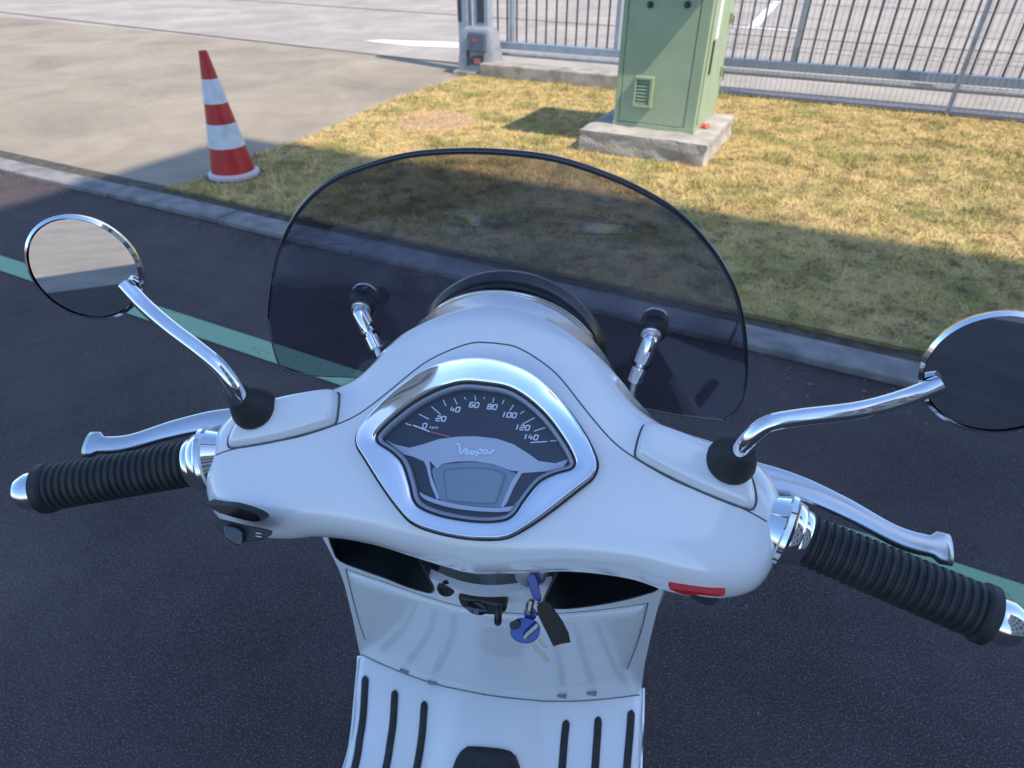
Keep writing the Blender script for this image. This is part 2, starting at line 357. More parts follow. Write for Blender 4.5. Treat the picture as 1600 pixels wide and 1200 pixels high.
def net(name, f, lo, hi, h, tow, m, par=None, proj=3):
    """mesh of the surface f=0 (surface nets, then projected on to f)"""
    lo = np.array(lo, float); n = np.ceil((np.array(hi)-lo)/h).astype(int)+1
    ax = [lo[k]+np.arange(n[k])*h for k in range(3)]
    V = np.empty(n, np.float32)
    for i in range(n[0]):
        Y, Z = np.meshgrid(ax[1], ax[2], indexing='ij'); V[i] = f(np.full(Y.shape, ax[0][i]), Y, Z)
    ins = V < 0
    c = [ins[i:n[0]-1+i, j:n[1]-1+j, k:n[2]-1+k] for i in (0, 1) for j in (0, 1) for k in (0, 1)]
    s = sum(x.astype(np.int8) for x in c); act = (s > 0) & (s < 8); I = np.argwhere(act)
    idx = -np.ones(act.shape, int); idx[act] = np.arange(len(I))
    acc = np.zeros((len(I), 3)); cnt = np.zeros(len(I))
    for a in range(3):
        for u in (0, 1):
            for v in (0, 1):
                o = [0, 0, 0]; q = [x for x in range(3) if x != a]; o[q[0]] = u; o[q[1]] = v
                p0 = I+o; p1 = p0.copy(); p1[:, a] += 1
                v0 = V[tuple(p0.T)]; v1 = V[tuple(p1.T)]; cr_ = (v0 < 0) != (v1 < 0)
                t = np.where(cr_, v0/(v0-v1+1e-20), 0); pt = np.array(o, float)[None]+np.zeros((len(I), 3)); pt[:, a] += t
                acc[cr_] += pt[cr_]; cnt += cr_
    P = lo+(I+acc/cnt[:, None])*h
    for _ in range(proj):
        e = h*.25; x, y, z = P.T; v = f(x, y, z)
        g = np.stack([f(x+e, y, z)-f(x-e, y, z), f(x, y+e, z)-f(x, y-e, z), f(x, y, z+e)-f(x, y, z-e)], 1)/(2*e)
        st_ = v[:, None]*g/(np.sum(g*g, 1)[:, None]+1e-6); ln = np.linalg.norm(st_, axis=1, keepdims=True)
        P = P-st_*np.minimum(1, h*.5/(ln+1e-12))
    Fc = []
    for a in range(3):
        q = [x for x in range(3) if x != a]; sl0 = [slice(None)]*3; sl1 = [slice(None)]*3; sl0[a] = slice(0, -1); sl1[a] = slice(1, None)
        A, Bv = ins[tuple(sl0)], ins[tuple(sl1)]; E = np.argwhere(A != Bv)
        E = E[(E[:, q[0]] > 0) & (E[:, q[1]] > 0) & (E[:, q[0]] < n[q[0]]-1) & (E[:, q[1]] < n[q[1]]-1)]
        ids = []
        for du, dv in ((1, 1), (0, 1), (0, 0), (1, 0)):
            e = E.copy(); e[:, q[0]] -= du; e[:, q[1]] -= dv; ids.append(idx[tuple(e.T)])
        qd = np.stack(ids, 1); flip = A[tuple(E.T)]; flip = flip if a != 1 else ~flip
        qd[~flip] = qd[~flip][:, ::-1]; Fc.append(qd)
    Fc = np.vstack(Fc); Fc = Fc[(Fc >= 0).all(1)]
    Wd = tow(P); me = bpy.data.meshes.new(name)
    me.vertices.add(len(Wd)); me.vertices.foreach_set('co', Wd.astype(np.float32).ravel())
    me.loops.add(Fc.size); me.loops.foreach_set('vertex_index', Fc.ravel().astype(np.int32))
    me.polygons.add(len(Fc)); me.polygons.foreach_set('loop_start', np.arange(0, Fc.size, 4, dtype=np.int32))
    me.update(calc_edges=True); me.validate()
    return new_obj(name, me, m, par)
def trace(x, y, fw, t0=.2, t1=3., n=700):
    """first point along the line of sight where fw(world) changes sign"""
    d = ray(x, y); ts = np.linspace(t0, t1, n); P = CC+ts[:, None]*d; v = fw(P); k = np.where((v[:-1] > 0) & (v[1:] <= 0))[0]
    if len(k) == 0: return None
    a, b = ts[k[0]], ts[k[0]+1]
    for _ in range(30):
        mm = (a+b)/2
        if fw((CC+mm*d)[None])[0] > 0: a = mm
        else: b = mm
    return CC+a*d

# ================================================================== GROUND
def flat(name, stpts, z, m, label=None, kind='structure', par=None):
    V = [W(s, t, z) for s, t in stpts]
    o = recalc(mesh(name, V, [tuple(range(len(V)))], m, par, False))
    if o.data.polygons[0].normal.z < 0: o.data.flip_normals()
    if kind and par is None: tag(o, label, kind=kind)
    return o
KF = 2.41; KB = 2.58                                      # kerb front / back (t)
flat('yard_ground', [(-600, -600), (600, -600), (600, 600), (-600, 600)], 0, yard_m, 'pale sunlit paved yard beyond the gate')
flat('road', [(-60, -7), (60, -7), (60, KF), (-60, KF)], .004, road_m, 'dark asphalt of the shaded road under the scooter')
s1, t1 = st(350, 62); s2, t2 = st(700, 98)
flat('driveway', [(-30, KB), (-3.2, KB), (-3.2, 7.6), (-3.9, t2+.02), (s1, t1), (-30, t1+1.2)], .004, apron_m, 'beige driveway apron left of the lawn')
# lawn
lawn_px = [(740, 118), (600, 165), (480, 222), (448, 231), (412, 242), (380, 258), (300, 292), (215, 322)]
lawn_st = [st(*p) for p in lawn_px]; lawn_st[0] = (-4.2, 7.12); lawn_st[-1] = (lawn_st[-1][0]-.1, KB+.11)
LAWN = lawn_st+[(14, KB+.11), (14, 7.36), (-1.95, 7.36), (-2.03, 7.12)]
tag(prism('lawn', LAWN, lambda p: W(p[0], p[1], p[2]), -.05, .028, turf_m), 'patchy sun-dried lawn between kerb and gate', kind='structure')
flat('soil_strip', [(-30, KB-.01), (14, KB-.01), (14, KB+.15), (-30, KB+.15)], .008, soil, 'dark earth gap between kerb stones and lawn')
# kerb stones
kerb = tag(stbox('kerb', -30, 30, KF+.01, KB, -.1, .012, conc_k), 'grey concrete kerb along the road edge', kind='structure')
L0 = 1.0
ks = stbox('kerb_stone', -.495, .495, KF, KB-.004, 0, .035, conc_k, None, .008)
for k in range(-7, 8):
    o = ks if k == -7 else ks.copy()
    if k > -7: COL.objects.link(o)
    o.location = W(k*L0+.3, rng.normal()*.004, rng.normal()*.002); o.parent = kerb
# painted lines
ga, gb = st(350, 527), st(590, 612)
gt = (ga[1]+st(1240, 815)[1])/2
g0 = st(350, 510); g1 = st(350, 547); g2 = st(1230, 800); g3 = st(1240, 842); gm0 = st(580, 590); gm1 = st(580, 617)
tc0 = (g0[1]+gm0[1]+g2[1])/3; tc1 = (g1[1]+gm1[1]+g3[1])/3
flat('green_line', [(-12, tc1), (12, tc1), (12, tc0), (-12, tc0)], .008, greenline_m, 'worn pale green line painted along the road')
def quad_px(name, px, z, m, label): return flat(name, [st(*p) for p in px], z, m, label)
quad_px('arrow_marking', [(568, 64), (600, 63), (716, 67), (716, 75), (640, 72)], .006, whiteline_m, 'white tapered arrow tip painted on the yard left of the gate motor')
a0, a1 = st(1100, 38), st(1250, 48)
flat('white_line', [a0, a1, (a1[0], a1[1]-.12), (a0[0], a0[1]-.12)], .006, whiteline_m, 'thin white parking line seen through right fence')
quad_px('bay_marking', [(1168, 43), (1184, 43), (1219, 3), (1207, 3)], .009, whiteline_m, 'slanting white bay line seen through right fence')
q0, q1 = st(367, 0), st(860, 34); q2, q3 = st(200, 42), st(700, 99)
for nm, A, Bq, wdt in (('far_joint', q0, q1, .06), ('near_joint', q2, q3, .05)):
    A = np.array(A); Bq = np.array(Bq); d = (Bq-A)/np.linalg.norm(Bq-A); A = A-d*12; nn = np.array([-d[1], d[0]])*wdt/2
    if nm == 'far_joint': Bq = Bq+d*14
    flat(nm, [A+nn, A-nn, Bq-nn, Bq+nn], .0095, mat('joint_tar', (.13, .11, .10), .9), 'dark sealed joint line across the pale yard' if nm == 'far_joint' else 'dark joint between driveway and yard')
# grass blades (uncountable)
def blades(N):
    P = []
    lo = np.array(LAWN).min(0); hi = np.array([9.5, 7.4])
    while len(P) < N:
        q = rng.random((N, 2))*(hi-lo)+lo
        den = np.clip(1.6-(q[:, 1]-2.6)*.16, .25, 1)
        q = q[rng.random(len(q)) < den]; q = q[poly_sdf(q, np.array(LAWN)) < rng.random(len(q))**3*.07]
        P += list(q)
    P = np.array(P[:N]); cs, ct = CAB_ST
    keep = (poly_sdf(P, PLINTH) > .0); P = P[keep]; n = len(P)
    cl = np.sin(P[:, 0]*5.3+2.1*np.sin(P[:, 1]*3.7))*np.sin(P[:, 1]*6.1+1.7*np.sin(P[:, 0]*4.3)); tuft = .5+.7*rng.random(n)+1.3*np.clip(cl-.35, 0, 1)
    hgt = (.012+.022*rng.random(n))*tuft; ang = rng.random(n)*6.283; lean = rng.normal(size=(n, 2))*.02; wd = .0022+.003*rng.random(n)
    lean *= tuft[:, None]; base = P[:, :1]*sv+P[:, 1:]*tv+np.array([0, 0, .026]); dx = np.stack([np.cos(ang), np.sin(ang), 0*ang], 1)*wd[:, None]
    top = base+np.stack([lean[:, 0], lean[:, 1], hgt], 1)
    V = np.stack([base-dx, base+dx, top], 1).reshape(-1, 3)
    me = bpy.data.meshes.new('grass'); me.vertices.add(len(V)); me.vertices.foreach_set('co', V.astype(np.float32).ravel())
    me.loops.add(3*n); me.loops.foreach_set('vertex_index', np.arange(3*n, dtype=np.int32))
    me.polygons.add(n); me.polygons.foreach_set('loop_start', np.arange(0, 3*n, 3, dtype=np.int32)); me.update(calc_edges=True)
    tag(new_obj('grass', me, blade_m, None, False), 'short straw-coloured grass blades covering the lawn', 'grass', kind='stuff')
def hit_t(x, y, t):
    d = ray(x, y); q = CC+d*(((W(0, t)-CC)@tv)/(d@tv)); return float(q@sv)
# ---- cabinet on its plinth
ZP = .2
fl, fr_, br = st(960, 193, ZP), st(1082, 210, ZP), st(1135, 180, ZP)
c_s0 = fl[0]; c_s1 = fr_[0]; c_t0 = (fl[1]+fr_[1])/2; c_t1 = c_t0+.70
p_s0 = st(911, 196, ZP)[0]; p_s1 = st(1102, 229, ZP)[0]; p_t0 = (st(911, 196, ZP)[1]+st(1102, 229, ZP)[1])/2; p_t1 = st(1155, 178, ZP)[1]
CAB_ST = (c_s0, c_t0)
PLINTH = np.array([(p_s0, p_t0), (p_s1, p_t0), (p_s1, p_t1), (p_s0, p_t1)])
blades(260000)
# ---- manhole disc in the lawn
mh = gz(678, 194)
tag(lathe('manhole_cover', [(0, .36), (.030, .36), (.034, .355), (.034, .30), (.032, .295), (.032, .02)], (mh[0], mh[1], 0), (0, 0, 1), mat('rusty_concrete', (.40, .22, .14), .95, col2=(.50, .33, .20), nscale=9, bump=(50, .006, .6)), None, 40),
    'round reddish brown manhole cover sunk in the dry lawn', 'manhole cover')
# ---- plinth
def plinth():
    bm = bmesh.new(); n = 14; me = bpy.data.meshes.new('concrete_plinth')
    bmesh.ops.create_cube(bm, size=1); bmesh.ops.subdivide_edges(bm, edges=bm.edges[:], cuts=n, use_grid_fill=True)
    for v in bm.verts:
        x, y, z = v.co; s = p_s0+(x+.5)*(p_s1-p_s0); t = p_t0+(y+.5)*(p_t1-p_t0); h = -.03+(z+.5)*(ZP+.03)
        j = .006*math.sin(s*23+h*40)+.005*math.sin(t*31+s*17)+random.uniform(-.003, .003)
        k = .012*max(0, math.sin(s*14+1)*math.sin(h*30+s*9)) if z < .35 else 0
        e = -.012 if (abs(z-.5) < .01 and (abs(abs(x)-.5) < .01 or abs(abs(y)-.5) < .01)) else 0
        v.co = Vector(W(s-np.sign(x)*(abs(x) > .49)*(abs(j)+k), t-np.sign(y)*(abs(y) > .49)*(abs(j)+k), h+e+(j*.4 if z > .49 else 0)))
    bm.to_mesh(me); bm.free()
    o = new_obj('concrete_plinth', me, conc, None, True); recalc(o); sharp(o, 40)
    tag(o, 'rough pale concrete plinth under the green electrical cabinet', 'plinth'); return o
plinth()
# ---- cabinet
cab = tag(empty('electrical_cabinet', W((c_s0+c_s1)/2, (c_t0+c_t1)/2, ZP)), 'tall green metal electrical cabinet on a concrete plinth in the lawn', 'electrical cabinet')
CT = 1.24
stbox('cabinet_body', c_s0, c_s1, c_t0, c_t1, ZP, CT, green_c, cab, .006)
# front: left cover strip, main door panel, seam, right strip
stbox('door_panel', c_s0+.045, c_s1-.085, c_t0-.010, c_t0-.001, ZP+.035, CT-.03, green_c, cab, .003)
stbox('corner_strip', c_s0, c_s0+.038, c_t0-.010, c_t0-.001, ZP+.01, CT-.03, green_d, cab, .004)
stbox('corner_strip', c_s1-.078, c_s1, c_t0-.012, c_t0-.001, ZP+.01, CT-.03, green_d, cab, .004)
stbox('base_rail', c_s0-.004, c_s1+.004, c_t0-.013, c_t0-.002, ZP, ZP+.03, green_d, cab, .003)
vs0, vs1 = c_s0+.15, c_s0+.29; vz0, vz1 = ZP+.15, ZP+.36
vent = stbox('vent', vs0, vs1, c_t0-.016, c_t0-.0115, vz0, vz1, green_d, cab)
for (a, b, c, d) in ((vs0, vs0+.012, vz0, vz1), (vs1-.022, vs1, vz0, vz1), (vs0+.012, vs1-.022, vz1-.02, vz1), (vs0+.012, vs1-.022, vz0, vz0+.02)):
    stbox('vent_frame', a, b, c_t0-.046, c_t0-.0165, c, d, green_c, vent, .003)
for k in range(7):
    z = vz0+.034+k*.023
    frame_box('slat', W((vs0+vs1-.01)/2, c_t0-.030, z), (sv, tv*math.cos(.7)-np.array([0, 0, 1])*math.sin(.7)*-1, np.cross(sv, tv*math.cos(.7)+np.array([0, 0, 1])*math.sin(.7))), ((vs1-vs0-.036)/2, .0115, .0015), green_c, vent)
for px in (1017, 1075):
    q = toplane = None
    d = ray(px, 7); tt = ((W(0, c_t0)-CC)@tv)/(d@tv); q = CC+d*tt
    lathe('lock_knob', [(0, .022), (.012, .022), (.014, .016), (.03, .014), (.034, .010)], q-tv*.009, -tv, steel_d, cab, 20)
# right side door
stbox('side_door', c_s1+.001, c_s1+.009, c_t0+.05, c_t1-.03, ZP+.05, CT-.03, green_c, cab, .003)
for z in (ZP+.30, ZP+.66):
    hg = stbox('hinge', c_s1+.010, c_s1+.034, c_t1-.10, c_t1-.075, z, z+.07, green_d, cab, .004)
    stbox('hinge_pin', c_s1+.0345, c_s1+.040, c_t1-.094, c_t1-.081, z-.03, z+.05, steel_d, hg)
stbox('door_handle', c_s1+.010, c_s1+.022, c_t0+.13, c_t0+.15, ZP+.38, ZP+.60, steel_d, cab, .004)
stbox('paper_notice', c_s1+.0095, c_s1+.0115, c_t0+.17, c_t0+.27, ZP+.60, ZP+.86, mat('paper', (.72, .74, .70), .7, col2=(.6, .63, .6), nscale=30), cab)
OV = .085
stbox('cabinet_lid', c_s0-OV, c_s1+OV, c_t0-.145, c_t1+OV, CT+.003, CT+.09, green_c, cab, .012)
rg = gz(1098, 198, ZP)
def rag():
    pts = [(-.055, -.02), (-.03, -.032), (.0, -.018), (.035, -.03), (.06, .005), (.04, .03), (.005, .02), (-.03, .033), (-.06, .012)]
    V, Fc = [], []; n = len(pts)
    for q in (0, 1):
        for i, p in enumerate(pts): V.append(rg+sv*p[0]*(1-.3*q)+tv*p[1]*(1-.3*q)*1.8+np.array([0, 0, .004+q*(.012+.01*math.sin(i*2.1))]))
    V.append(rg+np.array([0, 0, .026])); Fc = [(i, (i+1) % n, n+(i+1) % n, n+i) for i in range(n)]+[(n+i, n+(i+1) % n, 2*n) for i in range(n)]+[tuple(range(n))[::-1]]
    tag(recalc(mesh('crumpled_wrapper', V, Fc, mat('faded_red', (.50, .10, .06), .7), None, False)), 'small crumpled red wrapper lying on the plinth beside the cabinet', 'litter')
rag()

def gravel():
    V, Fc = [], []
    for i in range(1500):
        if i < 1100: s_ = rng.uniform(-6, 6); t_ = KF-abs(rng.normal())*.10-.004; r_ = rng.uniform(.0015, .0055)
        else: s_ = rng.uniform(-5, 6); t_ = rng.uniform(-1, KF); r_ = rng.uniform(.001, .0035)
        c = W(s_, t_, .0045+r_*.4); b = len(V)
        for d in ((1, 0, 0), (-1, 0, 0), (0, 1, 0), (0, -1, 0), (0, 0, .7), (0, 0, -.7)): V.append(c+np.array(d)*r_*rng.uniform(.7, 1.4))
        for f in ((0, 2, 4), (2, 1, 4), (1, 3, 4), (3, 0, 4), (2, 0, 5), (1, 2, 5), (3, 1, 5), (0, 3, 5)): Fc.append(tuple(b+k for k in f))
    tag(mesh('gravel', V, Fc, mat('grit', (.30, .26, .22), .9, col2=(.12, .10, .09), nscale=40), None, False), 'loose grit and small stones gathered along the kerb', 'gravel', kind='stuff')
gravel()
# ---- low concrete edging below the gate
stE = tag(stbox('edging_wall', -4.05, -2.05, 7.10, 7.34, -.05, .17, conc_d, None, .015), 'low stained concrete edging between the lawn and the gate', 'edging wall')
# ---- sliding gate
GT = 7.62
gate = tag(empty('sliding_gate', W(1, GT, 0)), 'grey sliding metal gate with thin vertical bars behind the cabinet', 'gate')
S0, S1 = hit_t(767, 60, GT), 9.5
stbox('bottom_rail', S0, S1, GT-.05, GT+.05, .265, .345, steel_b, gate, .006)
tube('guide_tube', [W(S0, GT-.065, .225), W(S1, GT-.065, .225)], .028, steel_l, gate, 14)
stbox('top_rail', S0, S1, GT-.04, GT+.04, 1.62, 1.68, steel_b, gate, .005)
bar = tube('bar', [W(0, GT, .345), W(0, GT, 1.62)], .0105, steel_d, gate, 8)
k = 0; s = S0+.1
while s < S1:
    o = bar if k == 0 else bar.copy()
    if k: COL.objects.link(o)
    o.location = Vector(W(s, 0, 0)); k += 1; s += .127
for s in (hit_t(797, 50, GT), hit_t(962, 50, GT), hit_t(1243, 60, GT), 7.0): stbox('upright', s, s+.05, GT-.03, GT+.03, .3455, 1.6195, steel_b, gate, .004)
# posts either side of the gate motor
def post(name, pxl, pxr, lab, mat_, th, ht=2.2):
    a = hit_t(pxl, 60, GT-.22); b = hit_t(pxr, 60, GT-.22)
    o = stbox(name, a, b, GT-.22, GT-.22+th, 0, ht, mat_, None, .005); tag(o, lab, 'gate post', 'guide posts behind the gate motor'); return o, a, b
ps, a, b = post('gate_post', 717, 731, 'slim grey gate post left of its darker neighbour above the motor', steel_b, .12)
stbox('dark_channel', a+.002, a+.055, GT-.228, GT-.2215, .55, 2.15, steel_d, ps)  # dark steel strip on the front of the slim post
ps2, a2, b2 = post('gate_post', 740, 763, 'wider dark gate post right of its slim neighbour above the motor', steel_b, .12)
stbox('dark_channel', a2+.06, b2-.05, GT-.228, GT-.2215, .55, 2.15, steel_d, ps2)  # matching dark strip on the wider post
# motor housing
mo = tag(empty('gate_motor', W(-3.95, GT-.45, 0)), 'grey gate motor housing with a red light at the gate end', 'gate motor')
mc = hit_t(751, 90, GT-.30); mt = GT-.30
def housing():
    prof = [(0, .275, .15), (.05, .265, .145), (.30, .225, .125), (.40, .21, .115), (.44, .195, .10), (.46, .16, .07)]
    rings = []
    for z, hx, hy in prof:
        r = []
        for k in range(40):
            an = 2*math.pi*k/40; c_, s_ = math.cos(an), math.sin(an); e = .35
            r.append(W(mc+hx*np.sign(c_)*abs(c_)**e, mt+hy*np.sign(s_)*abs(s_)**e, .06+z))
        rings.append(r)
    o = ring_mesh('motor_housing', rings, mat('motor_grey', (.27, .28, .31), .4, coat=.3, col2=(.22, .23, .25), nscale=12), mo, True, True); sharp(o, 35)
    stbox('face_panel', mc-.09, mc+.15, mt-.160, mt-.10, .265, .475, mat('motor_face_blue_grey', (.07, .10, .15), .35, coat=.4), mo, .02)
    lathe('indicator_light', [(0, .016), (.006, .016), (.010, .010)], W(mc+.01, mt-.161, .39), -tv, mat('indicator_red', (.7, .03, .05), .35), mo, 16)
    arch = [(-.085, 0)]+[(-.085+.205*(1-math.cos(x))/1., .105*math.sin(x)**.6) for x in np.linspace(.15, math.pi/2, 8)]+[(.12, 0)]
    prism('recess', [(mc+p[0]*1., .14+p[1]) for p in arch], lambda p: W(p[0], mt-.150-p[2], p[1]), -.02, .012, steel_d, mo)
    stbox('warning_sticker', mc-.0, mc+.085, mt-.168, mt-.1625, .150, .205, mat('faded_red_label', (.35, .12, .12), .6), mo)
    stbox('side_slot', mc-.105, mc-.082, mt-.158, mt-.12, .12, .29, steel_d, mo)
housing()
stbox('mounting_plate', mc-.27, mc+.27, mt-.20, mt+.18, -.02, .058, conc_d, mo)
rk = gz(788, 98, .1)
def stone(name, c, r, m, lab):
    bm = bmesh.new(); bmesh.ops.create_icosphere(bm, subdivisions=2, radius=1)
    for v in bm.verts: v.co = Vector((v.co.x*r[0], v.co.y*r[1], v.co.z*r[2]))*(1+random.uniform(-.12, .12))+Vector(c)
    me = bpy.data.meshes.new(name); bm.to_mesh(me); bm.free(); o = new_obj(name, me, m, None, False); tag(o, lab, 'stone')
stone('white_stone', (rk[0], rk[1], .06), (.11, .09, .055), mat('white_stone', (.8, .8, .78), .8), 'bright white stone lying right of the gate motor foot')
# ---- wire mesh fence right of cabinet
FT = 7.44; F0 = -1.72; F1 = 6.3
mf = tag(empty('wire_mesh_fence', W(2, FT, 0)), 'thin wire mesh fence along the back of the lawn right of the cabinet', 'fence')
def grid_wires():
    V, Fc = [], []
    def bx(c, hs, ht, hz):
        b = len(V)
        for k in range(8): V.append(c+sv*hs*((k & 1)*2-1)+tv*ht*((k >> 1 & 1)*2-1)+np.array([0, 0, hz*((k >> 2 & 1)*2-1)]))
        for f in ((0,1,3,2),(4,6,7,5),(0,4,5,1),(2,3,7,6),(0,2,6,4),(1,5,7,3)): Fc.append(tuple(b+i for i in f))
    s = F0
    while s < F1: bx(W(s, FT, .66), .0020, .0020, .60); s += .05
    for z in (.08, .27, .46, .50, .66, .86, 1.06, 1.24): bx(W((F0+F1)/2, FT-.004, z), (F1-F0)/2, .0024, .0024)
    o = recalc(mesh('wire_mesh', V, Fc, mat('wire_grey', (.30, .29, .28), .5, .3), mf, False)); o['kind'] = 'stuff'
grid_wires()
for s in (F0, .8, 3.4, 6.0): stbox('fence_post', s-.02, s+.02, FT+.006, FT+.046, 0, 1.3, steel_b, mf, .003)
tag(stbox('fence_kerb', F0, 13, FT-.05, FT+.05, -.02, .035, soil), 'dark earth-stained kerb strip under the wire mesh fence', 'kerb strip')

# ---- traffic cone
cb = gz(368, 279); cone = tag(empty('traffic_cone', (cb[0], cb[1], .028)), 'red and white striped traffic cone standing on the grass at left', 'traffic cone')
cz = .03
def crr(z): return .150-.150*.83*(z/.78)
def cband(name, z0, z1, m, off=0.):
    return lathe(name, [(cz+z0, crr(z0)+off), (cz+(z0+z1)/2, crr((z0+z1)/2)+off), (cz+z1, crr(z1)+off)], (cb[0], cb[1], 0), (0, 0, 1), m, cone, 40, True, True)
cband('cone_body', .03, .78, red_w)
for z0, z1 in ((.20, .35), (.475, .62)): cband('white_band', z0, z1, wht_w, .0025)
lathe('foot_ring', [(cz, .172), (cz+.022, .170), (cz+.034, .150), (cz+.034, .10)], (cb[0], cb[1], 0), (0, 0, 1), pink_w, cone, 40)
prism('rubber_base', [(.21*math.cos(x), .21*math.sin(x)) for x in np.arange(8)*math.pi/4+.39], lambda p: (cb[0]+p[0], cb[1]+p[1], p[2]), .026, cz-.001, rubber, cone)

# ---- building that shades the street (outside the frame, right and behind)
HB = 15.; bs0, bt1 = st(420, 221); bs0 -= .38; bt0 = bt1-.195*HB; bs0 = bs0+.758*HB
bld = tag(empty('office_building', W(bs0+10, bt0-5, 0)), 'tall pale office building with rows of windows right of the road', 'building')
wall_m = mat('render_wall', (.42, .40, .37), .85, col2=(.36, .345, .32), nscale=2)
stbox('wall', bs0, bs0+34, bt0-11, bt0, 0, HB-.3, wall_m, bld)
stbox('roof', bs0, bs0+34, bt0-11, bt0, HB-.298, HB, steel_l, bld)
gw = mat('window_glass', (.03, .04, .05), .06, spec=.8)
wn = stbox('window', -.7, .7, -.06, .02, -.8, .8, gw, bld)
wf = frame_box('window_frame', W(0, .03, 0), STX, (.03, .02, .8), steel_l, wn)
first = True
for f in range(5):
    for k in range(13):
        if first: o, q = wn, wf; first = False
        else:
            o = wn.copy(); COL.objects.link(o); q = wf.copy(); COL.objects.link(q); q.parent = o
        o.location = Vector(W(bs0+1.8+k*2.5, bt0, 1.7+f*2.8)); o.matrix_parent_inverse = Matrix.Translation(bld.location).inverted()
for f in range(5):
    for k in range(4):
        o = wn.copy(); COL.objects.link(o); q = wf.copy(); COL.objects.link(q); q.parent = o
        o.rotation_euler.z = math.pi/2; o.location = Vector(W(bs0, bt0-1.6-k*2.5, 1.7+f*2.8))
        o.rotation_euler.z = math.pi/2

# ================================================================== SCOOTER
sc_base = B((0, -.2, 0)); scooter = tag(empty('scooter', (sc_base[0], sc_base[1], .004)), 'white motor scooter with smoked flyscreen, seen from the rider\'s seat', 'scooter')
def part(o): return o
# ---------- handlebar cover
half = [(0, -.093), (.026, -.090), (.052, -.086), (.080, -.0815), (.110, -.080), (.136, -.0815), (.160, -.087), (.186, -.0895), (.205, -.0865), (.222, -.079), (.232, -.067), (.239, -.048), (.2425, -.025), (.2415, -.008), (.234, .009), (.218, .023), (.194, .032), (.165, .038), (.135, .043), (.114, .047), (.094, .055), (.068, .066), (.034, .073), (0, .075)]
outl = np.array([p for p in half]+[(-x, y) for x, y in half[-2:0:-1]])
OUTL = smooth_closed(outl, 200); PO = Poly2(OUTL)
ho = [(0, .0755), (.022, .0725), (.044, .0635), (.068, .0435), (.086, .0225), (.0955, .007), (.0975, -.001), (.0945, -.0095), (.088, -.0165), (.064, -.041), (.045, -.0575), (.034, -.0635), (.018, -.0665), (0, -.0675)]
hi_ = [(0, .0560), (.020, .0545), (.038, .0465), (.056, .0330), (.072, .0155), (.0795, .0045), (.0810, -.0005), (.0775, -.0055), (.066, -.0105), (.055, -.0185), (.046, -.0335), (.0405, -.0450), (.0330, -.0510), (.018, -.0545), (0, -.0555)]
sym = lambda h: np.array(h+[(-x, y) for x, y in h[-2:0:-1]])
SH = np.array([-.003, -.0025]); rt = rad(-1.2)
Rr = np.array([[math.cos(rt), math.sin(rt)], [-math.sin(rt), math.cos(rt)]])
NB = 240
def polar(P, n):                                   # resample by angle so that rings correspond
    P = smooth_closed(P, 900); an = np.arctan2(P[:, 1], P[:, 0]); o = np.argsort(an); an = an[o]; P = P[o]
    A = np.linspace(-math.pi, math.pi, n, endpoint=False); an2 = np.r_[an-2*math.pi, an, an+2*math.pi]; P2 = np.vstack([P, P, P])
    return np.stack([np.interp(A, an2, P2[:, k]) for k in (0, 1)], 1)
BO = polar(sym(ho), NB)@Rr+SH; BI = polar(sym(hi_), NB)@Rr+SH
def lerp(t): return BO*(1-t)+BI*t
def rg3(P, n): return [H((p[0], p[1], n)) for p in P]
def rgb(t, n): return [H((p[0], p[1], n+.008*(1-t)**1.5*float(np.clip((p[1]+.005)/.055, 0, 1)))) for p in lerp(t)]
PG = Poly2(lerp(.45), .25)
cB_, sB_ = math.cos(BETA), math.sin(BETA)
B0W = .172; CW = -.03
NK0 = np.array([0, .03, -.0560]); NK1 = np.array([0, .152, -.0361]); R0, R1 = .097, .0985
def f_head(a, v, n):
    b = v*cB_-n*sB_; c = v*sB_+n*cB_
    top = n-(.0-.008*(a/.2)**2-.35*np.maximum(0, -v-.045)**2/.05)
    bot = (-.085+.02*np.clip(np.abs(a)/.2, 0, 1)-n)
    d2 = PO(a, v)
    body = smax(smax(d2-.001, top, .034), bot, .03)
    # neck (tapered round hood towards the headlight)
    t = (b-NK0[1])/(NK1[1]-NK0[1]); tc = np.clip(t, -.3, 1.2); cc_ = NK0[2]+(NK1[2]-NK0[2])*tc; rr = R0+(R1-R0)*tc
    q = np.sqrt((a+.0045*tc)**2+(c-cc_)**2)-rr
    neck = smax(smax(q, b-(B0W-.0015-.22*(c-CW)), .003), -.002-b, .03)
    u = smax(smin(body, neck, .02+.10*np.clip(b/.085, 0, 1)), -.080-n-1.7*np.maximum(0, b-.055), .02)
    x = np.maximum(0, .150-b); u = smax(smax(u, q-.0005-.32*x-30*x*x, .008), b-(B0W-.0015-.22*(c-CW)), .003)
    lim = n-(.0005+.18*np.maximum(0, v-.079))
    return np.maximum(smax(u, lim, .016), np.minimum(n+.014, -PG(a, v)))
head = net('handlebar_cover', f_head, (-.25, -.12, -.26), (.25, .27, .03), .003, H, white, scooter)
fHW = lambda P: f_head(*toH(P).T)
def on_head(px): 
    r = []
    for x, y in px:
        q = trace(x, y, fHW, .25, 1.)
        if q is not None: r.append(q)
    return np.array(r)
def lift(P, d):
    P = np.asarray(P); e = 1e-3; g = np.stack([fHW(P+np.eye(3)[k]*e)-fHW(P-np.eye(3)[k]*e) for k in range(3)], 1); g /= np.linalg.norm(g, axis=1, keepdims=True)
    return P+g*d
seam_r = [(780, 537), (806, 542), (840, 561), (873, 588), (913, 638), (942, 673), (966, 697), (996, 718), (1050, 749), (1110, 774), (1155, 792), (1198, 815)]
sp = on_head(seam_r); sh = toH(sp); shm = sh[::-1]*np.array([-1, 1, 1]); full = np.vstack([shm, sh])
